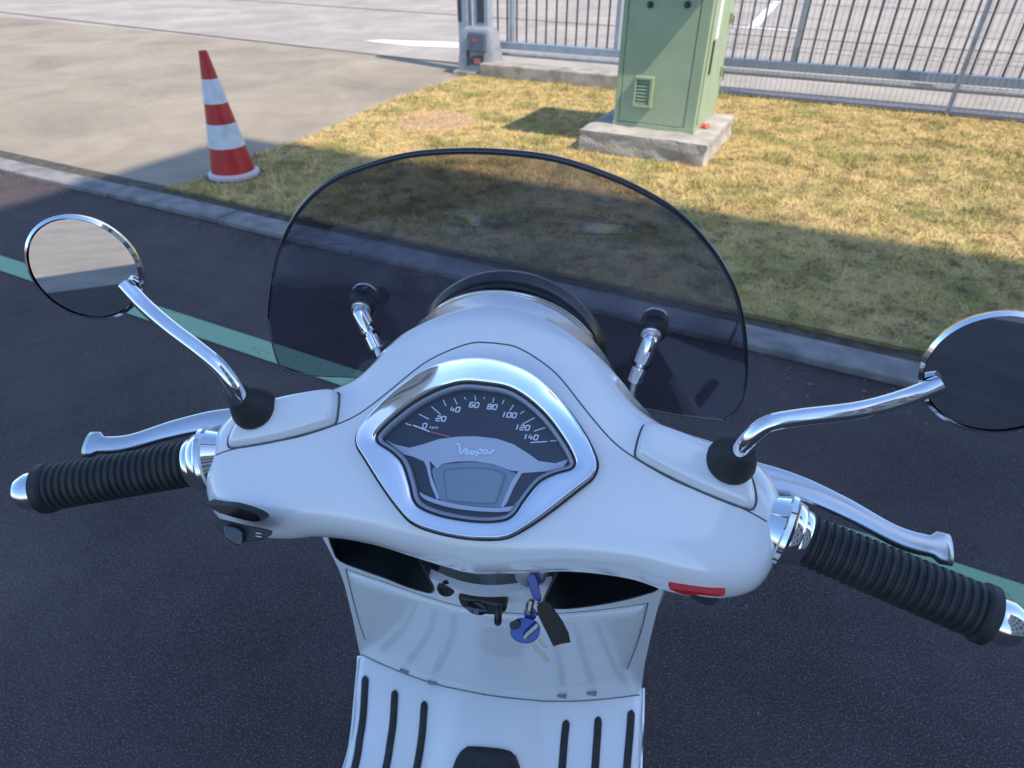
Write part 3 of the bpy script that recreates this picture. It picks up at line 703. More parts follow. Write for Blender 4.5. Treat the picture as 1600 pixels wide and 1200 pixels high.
full = smooth_open(full, 120)
full = lift(H(full), 0); full = full-(fHW(full))[:, None]*0
for _ in range(3):
    v = fHW(full); full = lift(full, 0); e = 1e-3
    g = np.stack([fHW(full+np.eye(3)[k]*e)-fHW(full-np.eye(3)[k]*e) for k in range(3)], 1)/(2*e); full = full-v[:, None]*g/np.sum(g*g, 1)[:, None]
tube('panel_seam', lift(full, -.0002), .0007, seam_m, scooter, 8)
# ---------- reservoir covers (raised pods)
podR = [hpt(x, y, .010) for x, y in ((1020, 653), (1080, 671), (1140, 695), (1168, 706), (1184, 735), (1192, 765), (1190, 784), (1176, 788), (1110, 764), (1050, 737), (1002, 711), (996, 700), (1006, 664))]
for sgn in (1, -1):
    PP = smooth_closed([(sgn*x, y) for x, y in podR], 110); PQ = Poly2(PP, .05, .001)
    f = lambda a, v, n, PQ=PQ: smax(smax(PQ(a, v), n-(.011-.010*(a/.2)**2+.04*(v-.02)), .012), -.05-n, .01)
    lo = PP.min(0)-.01; hi = PP.max(0)+.01
    net('reservoir_cover', f, (lo[0], lo[1], -.06), (hi[0], hi[1], .03), .002, H, white, scooter)
    L = inset(PP, -.0006)
    def fitn(L):
        out = []
        for a, v in L:
            ns = np.linspace(-.06, .02, 161); vals = f_head(np.full(161, a), np.full(161, v), ns); k = np.where(vals > 0)[0]
            k = k[k > 0]; out.append(ns[np.argmax(vals > 0)] if (vals[0] < 0) else -.04)
        return out
    nn = fitn(L); tube('cover_seam', [H((p[0], p[1], q)) for p, q in zip(L, nn)]+[H((L[0][0], L[0][1], nn[0]))], .0008, seam_m, scooter, 8, False)

# ---------- headlight
hc = B((-.0045, .178, -.036)); olive = mat('dark_chrome', (.16, .16, .13), .16, 1., col2=(.10, .10, .085), nscale=40)
lathe('headlight_bucket', [(-.030, .084), (-.020, .088), (-.006, .091), (.0, .091)], hc, eb, blackp, scooter, 72, True, False)
lathe('headlight_ring', [(-.006, .091), (-.005, .098), (.000, .1015), (.005, .1025), (.011, .1015), (.018, .094), (.021, .087)], hc, eb, olive, scooter, 96, False, False)
lathe('headlight_seal', [(-.014, .089), (-.0135, .0945), (-.0075, .0955), (-.0065, .090)], hc, eb, rubber, scooter, 96, False, False)
lathe('headlight_lens', [(.020, .088), (.028, .078), (.036, .055), (.040, .025), (.041, .001)], hc, eb, lens_m, scooter, 64, False, True)
lathe('headlight_bowl', [(.018, .0875), (.0, .06), (-.02, .03), (-.024, .002)], hc, eb, chrome, scooter, 48, False, True)
rimp = []
for x in np.linspace(-.25*math.pi, 1.25*math.pi, 90):
    c_ = NK1[2]+.0985*math.sin(x); rimp.append(B((-.0045+.0985*math.cos(x), B0W-.0035-.22*(c_-CW), c_)))
tube('hood_rim', rimp, .0016, mat('grass_glint_chrome', (.80, .74, .62), .10, 1.), scooter, 10)  # cream tint paints the glint of reflected grass into the bead

# ---------- instrument cluster
cr4 = lambda L: [(540+x/3.81, 560+y/3.81) for x, y in L]
cl = ring_mesh('instrument_cluster', [rg3(BO, -.008), rgb(0, .0030), rgb(.02, .0047), rgb(.05, .0056), rgb(.09, .0058), rgb(.14, .0056), rgb(.3, .0053), rgb(.5, .0050), rgb(.80, .0044), rgb(.90, .0040), rgb(.97, .0030), rg3(BI, .0015), rg3(BI, -.004)], chrome, scooter)
sharp(cl, 60)
tube('cluster_gasket', rg3(inset(BO, -.0010), .0005)+[H((*inset(BO, -.0010)[0], .0005))], .0009, rubber, cl, 8, False)
RG = inset(BI, .0045)
ring_mesh('inner_ring', [rg3(BI, .0012), rg3(inset(BI, .0012), .0020), rg3(inset(BI, .0035), .0016), rg3(RG, -.0015)], dial_ring, cl)
tube('inner_gasket', rg3(inset(BI, .0006), .0021)+[H((*inset(BI, .0006)[0], .0021))], .0008, rubber, cl, 8, False)
DL = inset(BI, .0043)
prism('dial_face', DL, H, -.009, -.006, dial_dark, cl)
def dial(name, pts, h0, h1, m, sm=True, n=80):
    P = [hpt(x, y, -.005) for x, y in cr4(pts)]
    if sm: P = smooth_closed(P, n)
    P = np.array(P); d = poly_sdf(P, DL)
    # keep inside the dial
    cen = DL.mean(0)
    for i in range(len(P)):
        k = 0
        while poly_sdf(P[i:i+1], DL)[0] > -.0006 and k < 60: P[i] = cen+(P[i]-cen)*.99; k += 1
    return prism(name, P, H, h0, h1, m, cl)
# silver wing band with swept arms
dial('silver_band', [(205, 478), (290, 512), (380, 533), (460, 512), (560, 480), (660, 467), (770, 464), (900, 478), (1000, 512), (1080, 562), (1150, 612), (1250, 625), (1385, 608), (1400, 617), (1300, 650), (1200, 672), (1050, 683), (1005, 760), (960, 860), (935, 890), (925, 882), (985, 740), (1030, 672), (985, 668), (880, 630), (770, 612), (660, 614), (575, 628), (545, 655), (500, 610), (510, 700), (560, 832), (545, 842), (510, 760), (480, 640), (465, 612), (400, 585), (320, 572), (255, 520)], -.0059, -.0046, dial_silver, False)
dial('centre_panel', [(540, 640), (600, 628), (770, 616), (900, 636), (985, 674), (1015, 690), (975, 770), (922, 885), (800, 885), (650, 868), (566, 845), (540, 770), (515, 670)], -.0059, -.0054, dial_panel, True)
dial('display_frame', [(585, 668), (640, 656), (770, 650), (880, 658), (945, 685), (950, 720), (905, 850), (890, 866), (780, 866), (640, 852), (604, 838), (592, 760)], -.0053, -.0050, lcd_m2, True)
dial('display_screen', [(596, 676), (650, 664), (770, 658), (870, 666), (930, 690), (938, 715), (896, 840), (880, 858), (780, 858), (650, 845), (612, 832), (600, 760)], -.0049, -.0046, lcd_m, True)
dial('lower_bar', [(440, 796), (475, 815), (545, 842), (650, 868), (760, 884), (900, 892), (1048, 874), (1040, 892), (1000, 908), (900, 916), (760, 908), (620, 888), (500, 852), (455, 825)], -.0045, -.0036, dial_silver, True)
def DP(x, y): return hpt(540+x/3.81, 560+y/3.81, -.005)
ticks = [((355, 385), (390, 398)), ((435, 330), (495, 360)), ((510, 285), (565, 333)), ((580, 245), (597, 282)), ((645, 235), (663, 272)), ((705, 230), (715, 242)), ((770, 220), (772, 250)), ((825, 228), (825, 240)), ((882, 232), (876, 262)), ((943, 245), (932, 270)), ((1000, 275), (977, 308)), ((1063, 312), (1038, 328)), ((1125, 352), (1055, 388)), ((1190, 410), (1120, 432)), ((1255, 488), (1218, 490)), ((1200, 493), (1098, 500))]
for A, Bq in ticks: ribbon('tick_mark', [[DP(*A), DP(*Bq)]], .0008, -.0059, -.0056, print_w, cl)
ribbon('needle', [[DP(405, 400), DP(500, 437)]], .0010, -.0045, -.0038, print_w, cl)
ribbon('needle_root', [[DP(501, 437.5), DP(620, 468)]], .0012, -.0045, -.0038, needle_r, cl)
GLY = {'0': [[(0, .1), (.1, 0), (.7, 0), (.8, .1), (.8, .9), (.7, 1), (.1, 1), (0, .9), (0, .08)]], '2': [[(.02, 1), (.7, 1), (.8, .9), (.8, .6), (.7, .5), (.1, .5), (0, .4), (0, 0), (.8, 0)]], '1': [[(.30, 1), (.45, 1), (.45, 0)]],
       '4': [[(.15, 1), (0, .35), (.85, .35)], [(.62, .72), (.62, 0)]], '6': [[(.78, 1), (.1, 1), (0, .9), (0, .1), (.1, 0), (.7, 0), (.8, .1), (.8, .42), (.7, .52), (0, .52)]],
       '8': [[(.1, 1), (0, .9), (0, .62), (.1, .52), (0, .42), (0, .1), (.1, 0), (.7, 0), (.8, .1), (.8, .42), (.7, .52), (.8, .62), (.8, .9), (.7, 1), (.08, 1)], [(.1, .52), (.7, .52)]],
       'k': [[(0, 1.2), (0, 0)], [(.6, .8), (0, .35), (.6, 0)]], 'm': [[(0, 0), (0, .8), (.4, .8), (.4, 0)], [(.4, .8), (.8, .8), (.8, 0)]], '/': [[(0, -.1), (.5, 1.2)]], 'h': [[(0, 1.2), (0, 0)], [(0, .75), (.6, .75), (.6, 0)]]}
def word(txt, cx, cy, hpx, wd, name):
    adv = hpx*1.12; tot = adv*len(txt)-hpx*.3
    e0 = np.array(DP(cx, cy)); ux = (np.array(DP(cx+50, cy+3.5))-e0)/50; uy = (np.array(DP(cx+2.5, cy-50))-e0)/50; paths = []
    for i, ch in enumerate(txt):
        for st_ in GLY[ch]:
            paths.append([e0+ux*(-tot/2+i*adv+x*hpx*.98+(y-.5)*hpx*.28)+uy*((y-.5)*hpx) for x, y in st_])
    ribbon(name, paths, wd, -.0059, -.0055, print_w, cl)
for txt, x, y in (('0', 470, 400), ('20', 568, 357), ('40', 652, 302), ('60', 765, 275), ('80', 873, 287), ('100', 973, 335), ('120', 1052, 410), ('140', 1102, 467)): word(txt, x, y, 28, .00100, 'numeral')
word('km/h', 526, 411, 12, .0004, 'unit_lettering')
scr = [[(664, 518), (670, 508), (677, 511), (682, 535), (687, 572), (698, 560), (712, 543), (722, 536)],
       [(706, 562), (722, 558), (733, 550), (726, 544), (714, 550), (711, 562), (720, 570), (736, 567), (748, 558)],
       [(748, 558), (764, 545), (757, 552), (768, 562), (758, 571), (744, 568)], [(768, 562), (782, 556), (790, 548)],
       [(794, 544), (786, 566), (779, 584)], [(790, 550), (804, 543), (814, 550), (806, 566), (790, 569)], [(806, 566), (822, 560)],
       [(846, 549), (832, 546), (821, 556), (824, 569), (838, 567), (849, 549), (847, 566), (858, 568), (872, 556), (890, 546)]]
ribbon('script_badge', [smooth_open([DP(*p) for p in s_], 14) for s_ in scr], .0014, -.0046, -.0034, mat('badge_chrome', (.9, .9, .92), .15, 1.), cl)
ring_mesh('lens', [rg3(inset(BI, .0038), .0010), rg3(inset(BI, .0044), .0010)], lens_m, cl, False, True)

# ---------- windscreen
def f_screen(P):                                   # >0 on the rider side
    q = toB(P); a, b, c = q.T
    return (B0W-.22*(c-CW)-.55*a*a)-b
sf = lambda p: B((p[0], B0W-.22*(p[1]-CW)-.55*p[0]**2, p[1]))
wpx = [(425, 540), (418, 500), (424, 440), (440, 380), (470, 325), (518, 283), (575, 260), (640, 243), (720, 237), (800, 240), (870, 250), (940, 272), (1000, 298), (1060, 335), (1108, 385), (1140, 435), (1158, 490), (1166, 550), (1165, 600), (1156, 636), (1130, 658), (1060, 650), (1000, 639), (968, 634), (948, 590), (938, 548), (915, 515), (880, 485), (840, 466), (795, 458), (740, 462), (700, 478), (668, 502), (645, 535), (620, 570), (596, 591), (540, 590), (480, 587), (440, 576)]
WS = np.array([toB(trace(x, y, f_screen, .2, 1.5))[[0, 2]] for x, y in wpx])
WS = np.vstack([smooth_closed(WS, 260)])
scn = sheet('windscreen', WS, [], sf, .007, smoke, scooter, 0, [inset(WS, .003)], eb*.0035)
edge_m = mat('screen_edge', (.012, .014, .022), .25, coat=.5)
topE = smooth_open([toB(trace(x, y, f_screen, .2, 1.5))[[0, 2]] for x, y in wpx[1:21]], 120)
tube('screen_edge', [sf(p)+eb*.0016 for p in topE], [.0008+.0018*math.sin(math.pi*min(1, max(0, (i-8)/104)))**.5 if 8 < i < 112 else .0008 for i in range(120)], edge_m, scn, 8)
botE = [sf(p)+eb*.0016 for p in smooth_open([toB(trace(x, y, f_screen, .2, 1.5))[[0, 2]] for x, y in wpx[-5:]+wpx[:2]], 40)]
tube('screen_edge', botE, .0010, mat('screen_edge_pale', (.35, .38, .30), .2, coat=.5), scn, 8)
botR = [sf(p)+eb*.0016 for p in smooth_open([toB(trace(x, y, f_screen, .2, 1.5))[[0, 2]] for x, y in wpx[20:24]], 30)]
tube('screen_edge', botR, .0010, MATS['screen_edge_pale'], scn, 8)
# cutout seal around hood
seal = [sf(p)-eb*.000 for p in smooth_open([toB(trace(x, y, f_screen, .2, 1.5))[[0, 2]] for x, y in wpx[23:36]], 80)]
tube('hood_seal', seal, .0016, edge_m, scn, 8)
# clamps and rods
for (kx, ky), (mx_, my_), (ex, ey) in (((566, 474), (590, 548), (603, 585)), ((1020, 514), (990, 600), (982, 655))):
    kb = trace(kx, ky, f_screen, .2, 1.5); q = toB(kb)
    nrm = -(eb+ .22*ec+1.1*q[0]*ea); nrm = nrm/np.linalg.norm(nrm)
    cl_ = lathe('screen_clamp', [(-.012, .010), (-.010, .0125), (-.0045, .0125), (-.004, .0125), (0, .0130), (.006, .0130), (.008, .010)], kb-nrm*.001, nrm, rubber, scooter, 28)
    lathe('clamp_cap', [(.008, .0095), (.011, .0095), (.012, .008)], kb-nrm*.001, nrm, satin, cl_, 28)
    lathe('clamp_disc', [(-.0165, .006), (-.0160, .0118), (-.0130, .0126), (-.0122, .0120)], kb-nrm*.001, nrm, satin, cl_, 28)
    # link: two chrome barrels descending to the handlebar cover
    k1 = kb+nrm*.014; tgt = CC+ray(ex, ey)*.60
    mid = CC+ray(mx_, my_)*np.linalg.norm(0)+ray(mx_, my_)*((k1-CC)@cf*.55+(tgt-CC)@cf*.45)
    d1 = mid-k1; L1 = np.linalg.norm(d1); d1 /= L1
    lathe('chrome_barrel', [(-.004, .0055), (-.001, .0075), (.001, .0078), (L1*.50, .0078), (L1*.53, .0070), (L1*.54, .0045)], k1, d1, chrome, cl_, 28)
    lathe('chrome_rod_end', [(L1*.53, .0048), (L1*.60, .0048), (L1*.62, .0068), (L1*.93, .0070), (L1*.96, .0060)], k1, d1, chrome, cl_, 24)
    lathe('clamp_washer', [(0, .010), (.003, .0105), (.006, .010)], k1+d1*L1*.55-nrm*.007+np.cross(d1, nrm)*0, nrm, rubber, cl_, 20)
    tube('rod', [mid-d1*.003, mid+(tgt-mid)*.5, tgt, tgt+(tgt-mid)/np.linalg.norm(tgt-mid)*.03], .0032, satin, cl_, 12)

# ---------- mirrors
for sgn, px in ((1, (1146, 722)), (-1, None)):
    base = trace(1146, 716, lambda P: toH(P)[:, 2]-.006, .25, 1.); qa = toH(base); qa[0] *= sgn
    bs = H(qa); up = en*.9+ea*sgn*.10+ev*.15; up /= np.linalg.norm(up)
    mr = lathe('mirror_boot', [(-.007, .0188), (-.004, .0188), (-.001, .0180), (.010, .0135), (.016, .0105), (.018, .0098), (.0185, .0060)], bs, up, rubber, scooter, 40)
    if sgn > 0: pts = [(0, 0, .014), (.002, .006, .030), (.012, .016, .041), (.032, .022, .045), (.07, .030, .050), (.100, .042, .050), (.120, .052, .056)]
    else: pts = [(0, 0, .014), (.002, .008, .028), (.012, .019, .038), (.030, .030, .043), (.056, .044, .048), (.082, .060, .052), (.10, .074, .058)]
    P = [bs+ea*sgn*x+ev*y+en*z for x, y, z in pts]; P = smooth_open(P, 60)
    tube('mirror_stem', P, .0062, chrome, mr, 20)
    tip = P[-1]; cn = tip+ea*sgn*.030+ec*.012; face = CC*0+(-eb*.95+ec*.13-ea*sgn*.25); face /= np.linalg.norm(face)
    lathe('mirror_shell', [(-.030, .008), (-.026, .020), (-.014, .036), (-.002, .043), (.002, .0435), (.004, .041)], cn, face, chrome, mr, 56, True, False)
    lathe('mirror_glass', [(.001, .041), (.0025, .040)], cn, face, mat('mirror_silver', (.62, .64, .66), .01, 1.), mr, 56)

# ---------- grips, levers, switches
axR = toB(G)*0
def grip(sgn):
    p0 = H((sgn*.237, -.028, -.036)); d = ea*sgn*.93-eb*.30-ec*.10; d /= np.linalg.norm(d)
    lathe('grip_collar', [(-.012, .022), (-.004, .0245), (.003, .027), (.004, .030), (.008, .030), (.011, .026), (.016, .025), (.018, .0225), (.022, .0220), (.024, .020)], p0, d, chrome, scooter, 48)
    prof = [(.023, .019)]
    x = .026
    while x < .140: prof += [(x, .0185), (x+.0012, .0203), (x+.0035, .0203), (x+.0047, .0185)]; x += .0058
    prof += [(.144, .022), (.150, .022), (.152, .018)]
    lathe('grip', prof, p0, d, rubber, scooter, 40)
    lathe('bar_end', [(.1525, .016), (.160, .017), (.168, .014), (.170, .008)], p0, d, chrome, scooter, 28)
    # brake lever in front of the grip
    q0 = p0+ev*.045+ea*sgn*-.03-en*.012
    L = [q0, q0+d*.05+ev*.006, q0+d*.09+ev*.004, q0+d*.13-ev*.002, q0+d*.165+ev*.004]
    L = smooth_open(L, 40); rings = []
    for i, p in enumerate(L):
        t = i/39; wv_ = .012-.004*t+(.004 if t > .93 else 0); th = .0045
        rings.append([p+ev*wv_*math.cos(x)+en*th*math.sin(x) for x in np.linspace(0, 2*math.pi, 16, endpoint=False)])
    ring_mesh('brake_lever', rings, satin, scooter, True, True)
for s_ in (1, -1): grip(s_)
# kill switch (right) and its housing
def block(name, px, depth, th, m, bv=.003, par=None):
    xs = smooth_closed(px, 34); rings = [[CC+ray(q[0], q[1])*(depth+z) for q in xs] for z in (-th/2, th/2)]
    o = ring_mesh(name, rings, m, par or scooter, True, True, True, False); bevel(o, bv, 3); return o
def onh(x, y): return trace(x, y, fHW, .25, 1.2)
def sw(name, px, m, h0, h1, par=scooter):
    pts = [toH(trace(x, y, fHW, .25, 1.2) if trace(x, y, fHW, .25, 1.2) is not None else CC+ray(x, y)*.5) for x, y in px]
    c = np.mean(pts, 0); P = smooth_closed([(p[0], p[1]) for p in pts], 40)
    # follow the cover
    g = toH(lift(H(c)[None], 1.))[0]-c
    V0 = [H((p[0], p[1], c[2])) for p in P]
    gn = g/np.linalg.norm(g)
    def proj(p, h):
        q = np.array([p[0], p[1], np.interp(0, [0], [c[2]])]); q = q-gn*((q-c)@gn)*1.0; return H(q+gn*h)
    n = len(P); cc = P.mean(0)
    rings = [[proj(p, h0) for p in P], [proj(p, h1*.7) for p in P], [proj(cc+(p-cc)*.93, h1) for p in P]]
    o = ring_mesh(name, rings, m, par, True, True); sharp(o, 40); return o
sw('kill_switch', [(1046, 902), (1075, 902), (1105, 905), (1136, 909), (1120, 918), (1095, 920), (1080, 927), (1060, 930), (1051, 917)], red_p, -.010, .007)
def lump(name, c, r, m, par=scooter):
    f = lambda x, y, z: (np.sqrt((x/r[0])**2+(y/r[1])**2+(z/r[2])**2)-1)*min(r)
    R = [v*1.3 for v in r]; tow = lambda P: H(P+np.array(c))
    return net(name, f, [-v for v in R], R, min(r)/5, tow, m, par)
block('starter_button', [(1078, 929), (1122, 934), (1116, 943), (1102, 945), (1086, 938)], .488, .012, blackp)
# left switches: turn-signal rocker housing and horn
sw('indicator_switch', [(352, 783), (375, 783), (400, 790), (418, 800), (420, 808), (408, 813), (380, 808), (350, 800), (330, 795), (332, 785)], blackp, -.012, .007)
hb = block('horn_button', [(350, 812), (385, 820), (422, 828), (426, 834), (412, 842), (388, 847), (372, 848), (358, 838), (340, 826), (338, 812)], .497, .020, blackp)
block('dip_switch', [(352, 822), (372, 826), (380, 838), (374, 852), (362, 848), (350, 836)], .486, .010, MATS.get('glossy_black') or mat('glossy_black', (.004, .004, .005), .12, coat=1.), .003, hb)
for y0 in (0, 7):
    block('button_mark', [(400, 832+y0*.7), (408, 833.5+y0*.7), (408, 834.6+y0*.7), (400, 833.2+y0*.7)], .4862, .0006, print_w, .0001, hb)

# ---------- leg shield (inner side)
def Sb(a, c):
    base = .092+(-.262-c)*.272; a = a+.014+(-.23-c)*.068; hw = .20+(-.23-c)*.12
    bulge = .042*(1-np.clip(np.abs(a)/hw, 0, 1.15)**2)
    col = .030*np.exp(-(a/.085)**2)*np.clip((c+.38)/.16, 0, 1)**2
    return base-bulge-col
def f_shield(P):
    q = toB(P); return Sb(q[:, 0], q[:, 2])-q[:, 1]
fs = lambda p: B((p[0], float(Sb(p[0], p[1])), p[1]))
def sh2(x, y): return tuple(toB(trace(x, y, f_shield, .3, 2.))[[0, 2]])
cr8 = lambda x, y: (500+x/2.909, 820+y/2.909)
leftE = [sh2(*cr8(*p)) for p in ((5, 45), (45, 120), (85, 200), (112, 275), (150, 430), (172, 540), (180, 580))]
rightE = [sh2(*cr8(*p)) for p in ((1560, 295), (1534, 380), (1505, 500), (1478, 620), (1466, 700), (1462, 742))]
def ext(p, q, c): t = (c-p[1])/(q[1]-p[1]); return (p[0]+(q[0]-p[0])*t, c)
SO = [(leftE[0][0]+.03, -.19), (leftE[0][0]+.004, -.22)]+leftE+[(leftE[-1][0]+.006, -.74), (rightE[-1][0]-.006, -.78)]+rightE[::-1]+[(rightE[0][0]-.004, -.22), (rightE[0][0]-.03, -.19)]
SO = resample(np.array(SO), 150, True)
pL = [(40, 45), (60, 110), (90, 160), (200, 205), (300, 240), (400, 280), (470, 300), (505, 306), (517, 292), (500, 250), (470, 190), (445, 140), (410, 95), (300, 40), (160, 15), (60, 10)]
pR = [(1100, 170), (1060, 250), (1028, 318), (1018, 345), (1040, 368), (1085, 378), (1200, 370), (1350, 345), (1480, 312), (1535, 290), (1500, 255), (1400, 205), (1250, 160), (1150, 150)]
PL = smooth_closed([sh2(*cr8(*p)) for p in pL], 60); PR = smooth_closed([sh2(*cr8(*p)) for p in pR], 60)
sheet('leg_shield', SO, [PL, PR], fs, .007, white_in, scooter, 0, [], eb*.010)
for P in (PL, PR):                                 # storage recesses behind the two openings
    cen = P.mean(0); rings = []
    for dpt, k in ((-.0005, 1.), (.010, .995), (.05, .96), (.075, .88), (.082, .6)):
        rings.append([B((cen[0]+(p[0]-cen[0])*k, float(Sb(p[0], p[1]))+dpt, cen[1]+(p[1]-cen[1])*k)) for p in P])
    ring_mesh('storage_pocket', rings, pocket_m, scooter, False, True)
    # thin lip
    tube('pocket_lip', [fs(p)-eb*.0004 for p in P]+[fs(P[0])-eb*.0004], .0012, blackp, scooter, 8, False)
# glove box door seams
gb = [(118, 200), (145, 315), (178, 440), (205, 520)]; gb2 = [(1490, 355), (1465, 460), (1432, 565), (1395, 655)]
gtop = [(118, 200), (300, 262), (480, 325), (650, 372), (830, 398), (1000, 405), (1250, 388), (1490, 355)]
gbot = [(205, 520), (300, 590), (480, 668), (650, 712), (850, 738), (1050, 738), (1250, 712), (1395, 655)]
for nm, L, wdt in (('glove_box_seam', gb, .0009), ('glove_box_seam', gb2, .0009), ('glove_box_seam', gtop, .0006)):
    P = [fs(p)-eb*.0001 for p in smooth_open([sh2(*cr8(*q)) for q in L], 40)]; tube(nm, P, wdt, seam_m, scooter, 6)
# raised glove box door
GD = [sh2(*cr8(*q)) for q in gtop[1:-1]]
gpoly = [sh2(*cr8(*q)) for q in [(128, 212)]+[(x, y+9) for x, y in gtop[1:-1]]+[(1480, 366)]+[(x-8, y) for x, y in gb2[1:-1]]+[(1385, 655)]+gbot[::-1][1:-1]+[(213, 522)]+[(x+9, y) for x, y in gb[::-1][1:-1]]]
gpoly = resample(np.array(gpoly), 130, True); GI = inset(gpoly, .006)
gsd = lambda p: poly_sdf(np.array([p]), gpoly)[0]
def fdoor(p):
    d = min(1., max(0, -gsd(p)/.012)); return B((p[0], float(Sb(p[0], p[1]))-.0008-.0045*(1-(1-d)**2), p[1]))
sheet('glove_box_door', gpoly, [], fdoor, .011, white_in, scooter, .002, [GI, inset(gpoly, .0025)])
# button and bag hook
def on_sh(x, y): return trace(x, y, f_shield, .3, 2.)
bp_ = on_sh(697, 919); lathe('lock_button', [(-.004, .009), (.002, .009), (.004, .0075), (.0045, .005), (.003, .004)], bp_, -eb*.96+ec*.2, blackp, scooter, 24)
hk = on_sh(757, 938); hh = toB(hk)
hook = prism('bag_hook', [(x*.001, y*.001) for x, y in ((-24, 9), (20, 8), (24, 5), (23, -3), (17, -10), (-2, -12), (-16, -10), (-23, -3), (-25, 6))], lambda p: B((hh[0]+p[0], hh[1]-p[2]+.002, hh[2]+p[1]*1.1)), -.004, .010, blackp, scooter, True, .003)
lathe('hook_opening', [(0, .010), (.0012, .0105), (.0016, .008)], B((hh[0]-.006, hh[1]-.0082, hh[2]-.002)), -eb, mat('glossy_black', (.004, .004, .005), .12, coat=1.), hook, 28)
tube('hook_arm', smooth_open([B((hh[0]+.016, hh[1]-.006, hh[2]+.004)), B((hh[0]+.0165, hh[1]-.014, hh[2]+.000)), B((hh[0]+.0165, hh[1]-.016, hh[2]-.008)), B((hh[0]+.016, hh[1]-.013, hh[2]-.013))], 16), .0038, blackp, hook, 14)
# ignition
ig = on_sh(829, 893); igb = toB(ig)
lathe('ignition_lock', [(-.01, .015), (.004, .015), (.007, .0125), (.0075, .006)], ig, -eb*.9+ec*.3, satin, scooter, 32)

# ---------- footboard
def Sf(a, b):
    a = a+.034; x = np.clip((b-.02)/.20, 0, 1); up = .082*(x*x*(3-2*x))*1.0
    y = np.clip((np.abs(a)-.045)/.055, 0, 1); tun = .024*(1-y*y*(3-2*y))*np.clip((.20-b)/.10, 0, 1)
    ed = -.05*np.clip((np.abs(a)-.236)/.03, 0, 1)**2
    return -.790+up+tun+ed
def f_floor(P):
    q = toB(P); return q[:, 2]-Sf(q[:, 0], q[:, 1])
ff = lambda p: B((p[0], p[1], float(Sf(p[0], p[1]))))
def fl2(x, y): return tuple(toB(trace(x, y, f_floor, .4, 3.))[[0, 1]])
LE = [fl2(*cr8(*p)) for p in ((180, 600), (180, 640), (165, 800), (150, 950), (115, 1105))]; RE = [fl2(*cr8(*p)) for p in ((1462, 740), (1460, 850), (1455, 950), (1450, 1105))]
FO = [(LE[0][0], .235)]+LE+[(LE[-1][0]+.0, -.12), (LE[-1][0]+.01, -.40), (RE[-1][0]-.01, -.40), (RE[-1][0], -.12)]+RE[::-1]+[(RE[0][0], .235)]
sheet('footboard', resample(np.array(FO), 200, True), [], ff, .008, white_in, scooter, .03)
side_m = satin
for E, sg in ((LE, -1), (RE, 1)):
    P = smooth_open([np.array(ff(p))+ea*sg*.002-ec*.004 for p in E+[(E[-1][0], -.12), (E[-1][0], -.38)]], 60); tube('side_trim', P, .0045, satin, scooter, 10)
strips = [[(207, 690), (197, 860), (180, 980), (158, 1105)], [(341, 755), (332, 900), (318, 1000), (300, 1105)], [(475, 805), (466, 930), (455, 1020), (440, 1105)], [(1120, 890), (1112, 960), (1106, 1030), (1100, 1105)], [(1265, 875), (1260, 960), (1255, 1030), (1250, 1105)], [(1415, 845), (1408, 950), (1401, 1030), (1395, 1105)]]
for L in strips:
    P = [fl2(*cr8(*p)) for p in L]; P = P+[(P[-1][0], P[-1][1]-.12), (P[-1][0], -.33)]
    P = smooth_open(P, 220); rings = []; wdh = .0062
    for i, p in enumerate(P):
        dd = min(np.linalg.norm(p-P[0]), np.linalg.norm(p-P[-1])); k = math.sqrt(max(.03, 1-max(0, 1-dd/wdh)**2)); z = Sf(p[0], p[1]); pr = []
        for dx, dz in ((-1, -.002), (-1, .0022), (-.75, .0034), (.75, .0034), (1, .0022), (1, -.002)):
            pr.append(B((p[0]+dx*wdh*k, p[1], z+dz)))
        rings.append(pr)
    ring_mesh('floor_strip', rings, rubber, scooter, True, True)
cm = [(598, 1130), (615, 1075), (640, 1035), (668, 1014), (720, 1014), (800, 1022), (850, 1030), (885, 1045), (902, 1080), (915, 1130)]
CM = [fl2(*cr8(*p)) for p in cm]; CM = [(CM[0][0]-.0, -.33)]+CM+[(CM[-1][0], -.33)]
CM = resample(np.array(CM), 90, True)
sheet('centre_mat', CM, [], lambda p: np.array(ff(p))+ec*.005, .012, rubber, scooter, .006)
jn = []
for x in np.linspace(LE[0][0]+.004, RE[0][0]-.004, 70):
    bb = np.linspace(.05, .3, 600); d = bb-np.array([Sb(x, Sf(x, q)) for q in bb]); k = np.argmax(d > 0); jn.append(B((x, bb[k]-.0008, float(Sf(x, bb[k]))+.0005)))
tube('floor_joint', jn, .0011, seam_m, scooter, 6)
# seam notches
for p in ((385, 660), (513, 712), (1100, 772), (1235, 760)):
    x, y = cr8(*p); q = toB(trace(x, y, f_shield, .4, 3.)); frame_box('seam_clip', B(q-np.array([0, .002, 0])), (ea, eb, ec), (.008, .003, .003), mat('clip_grey', (.25, .27, .30), .5), scooter, .001)

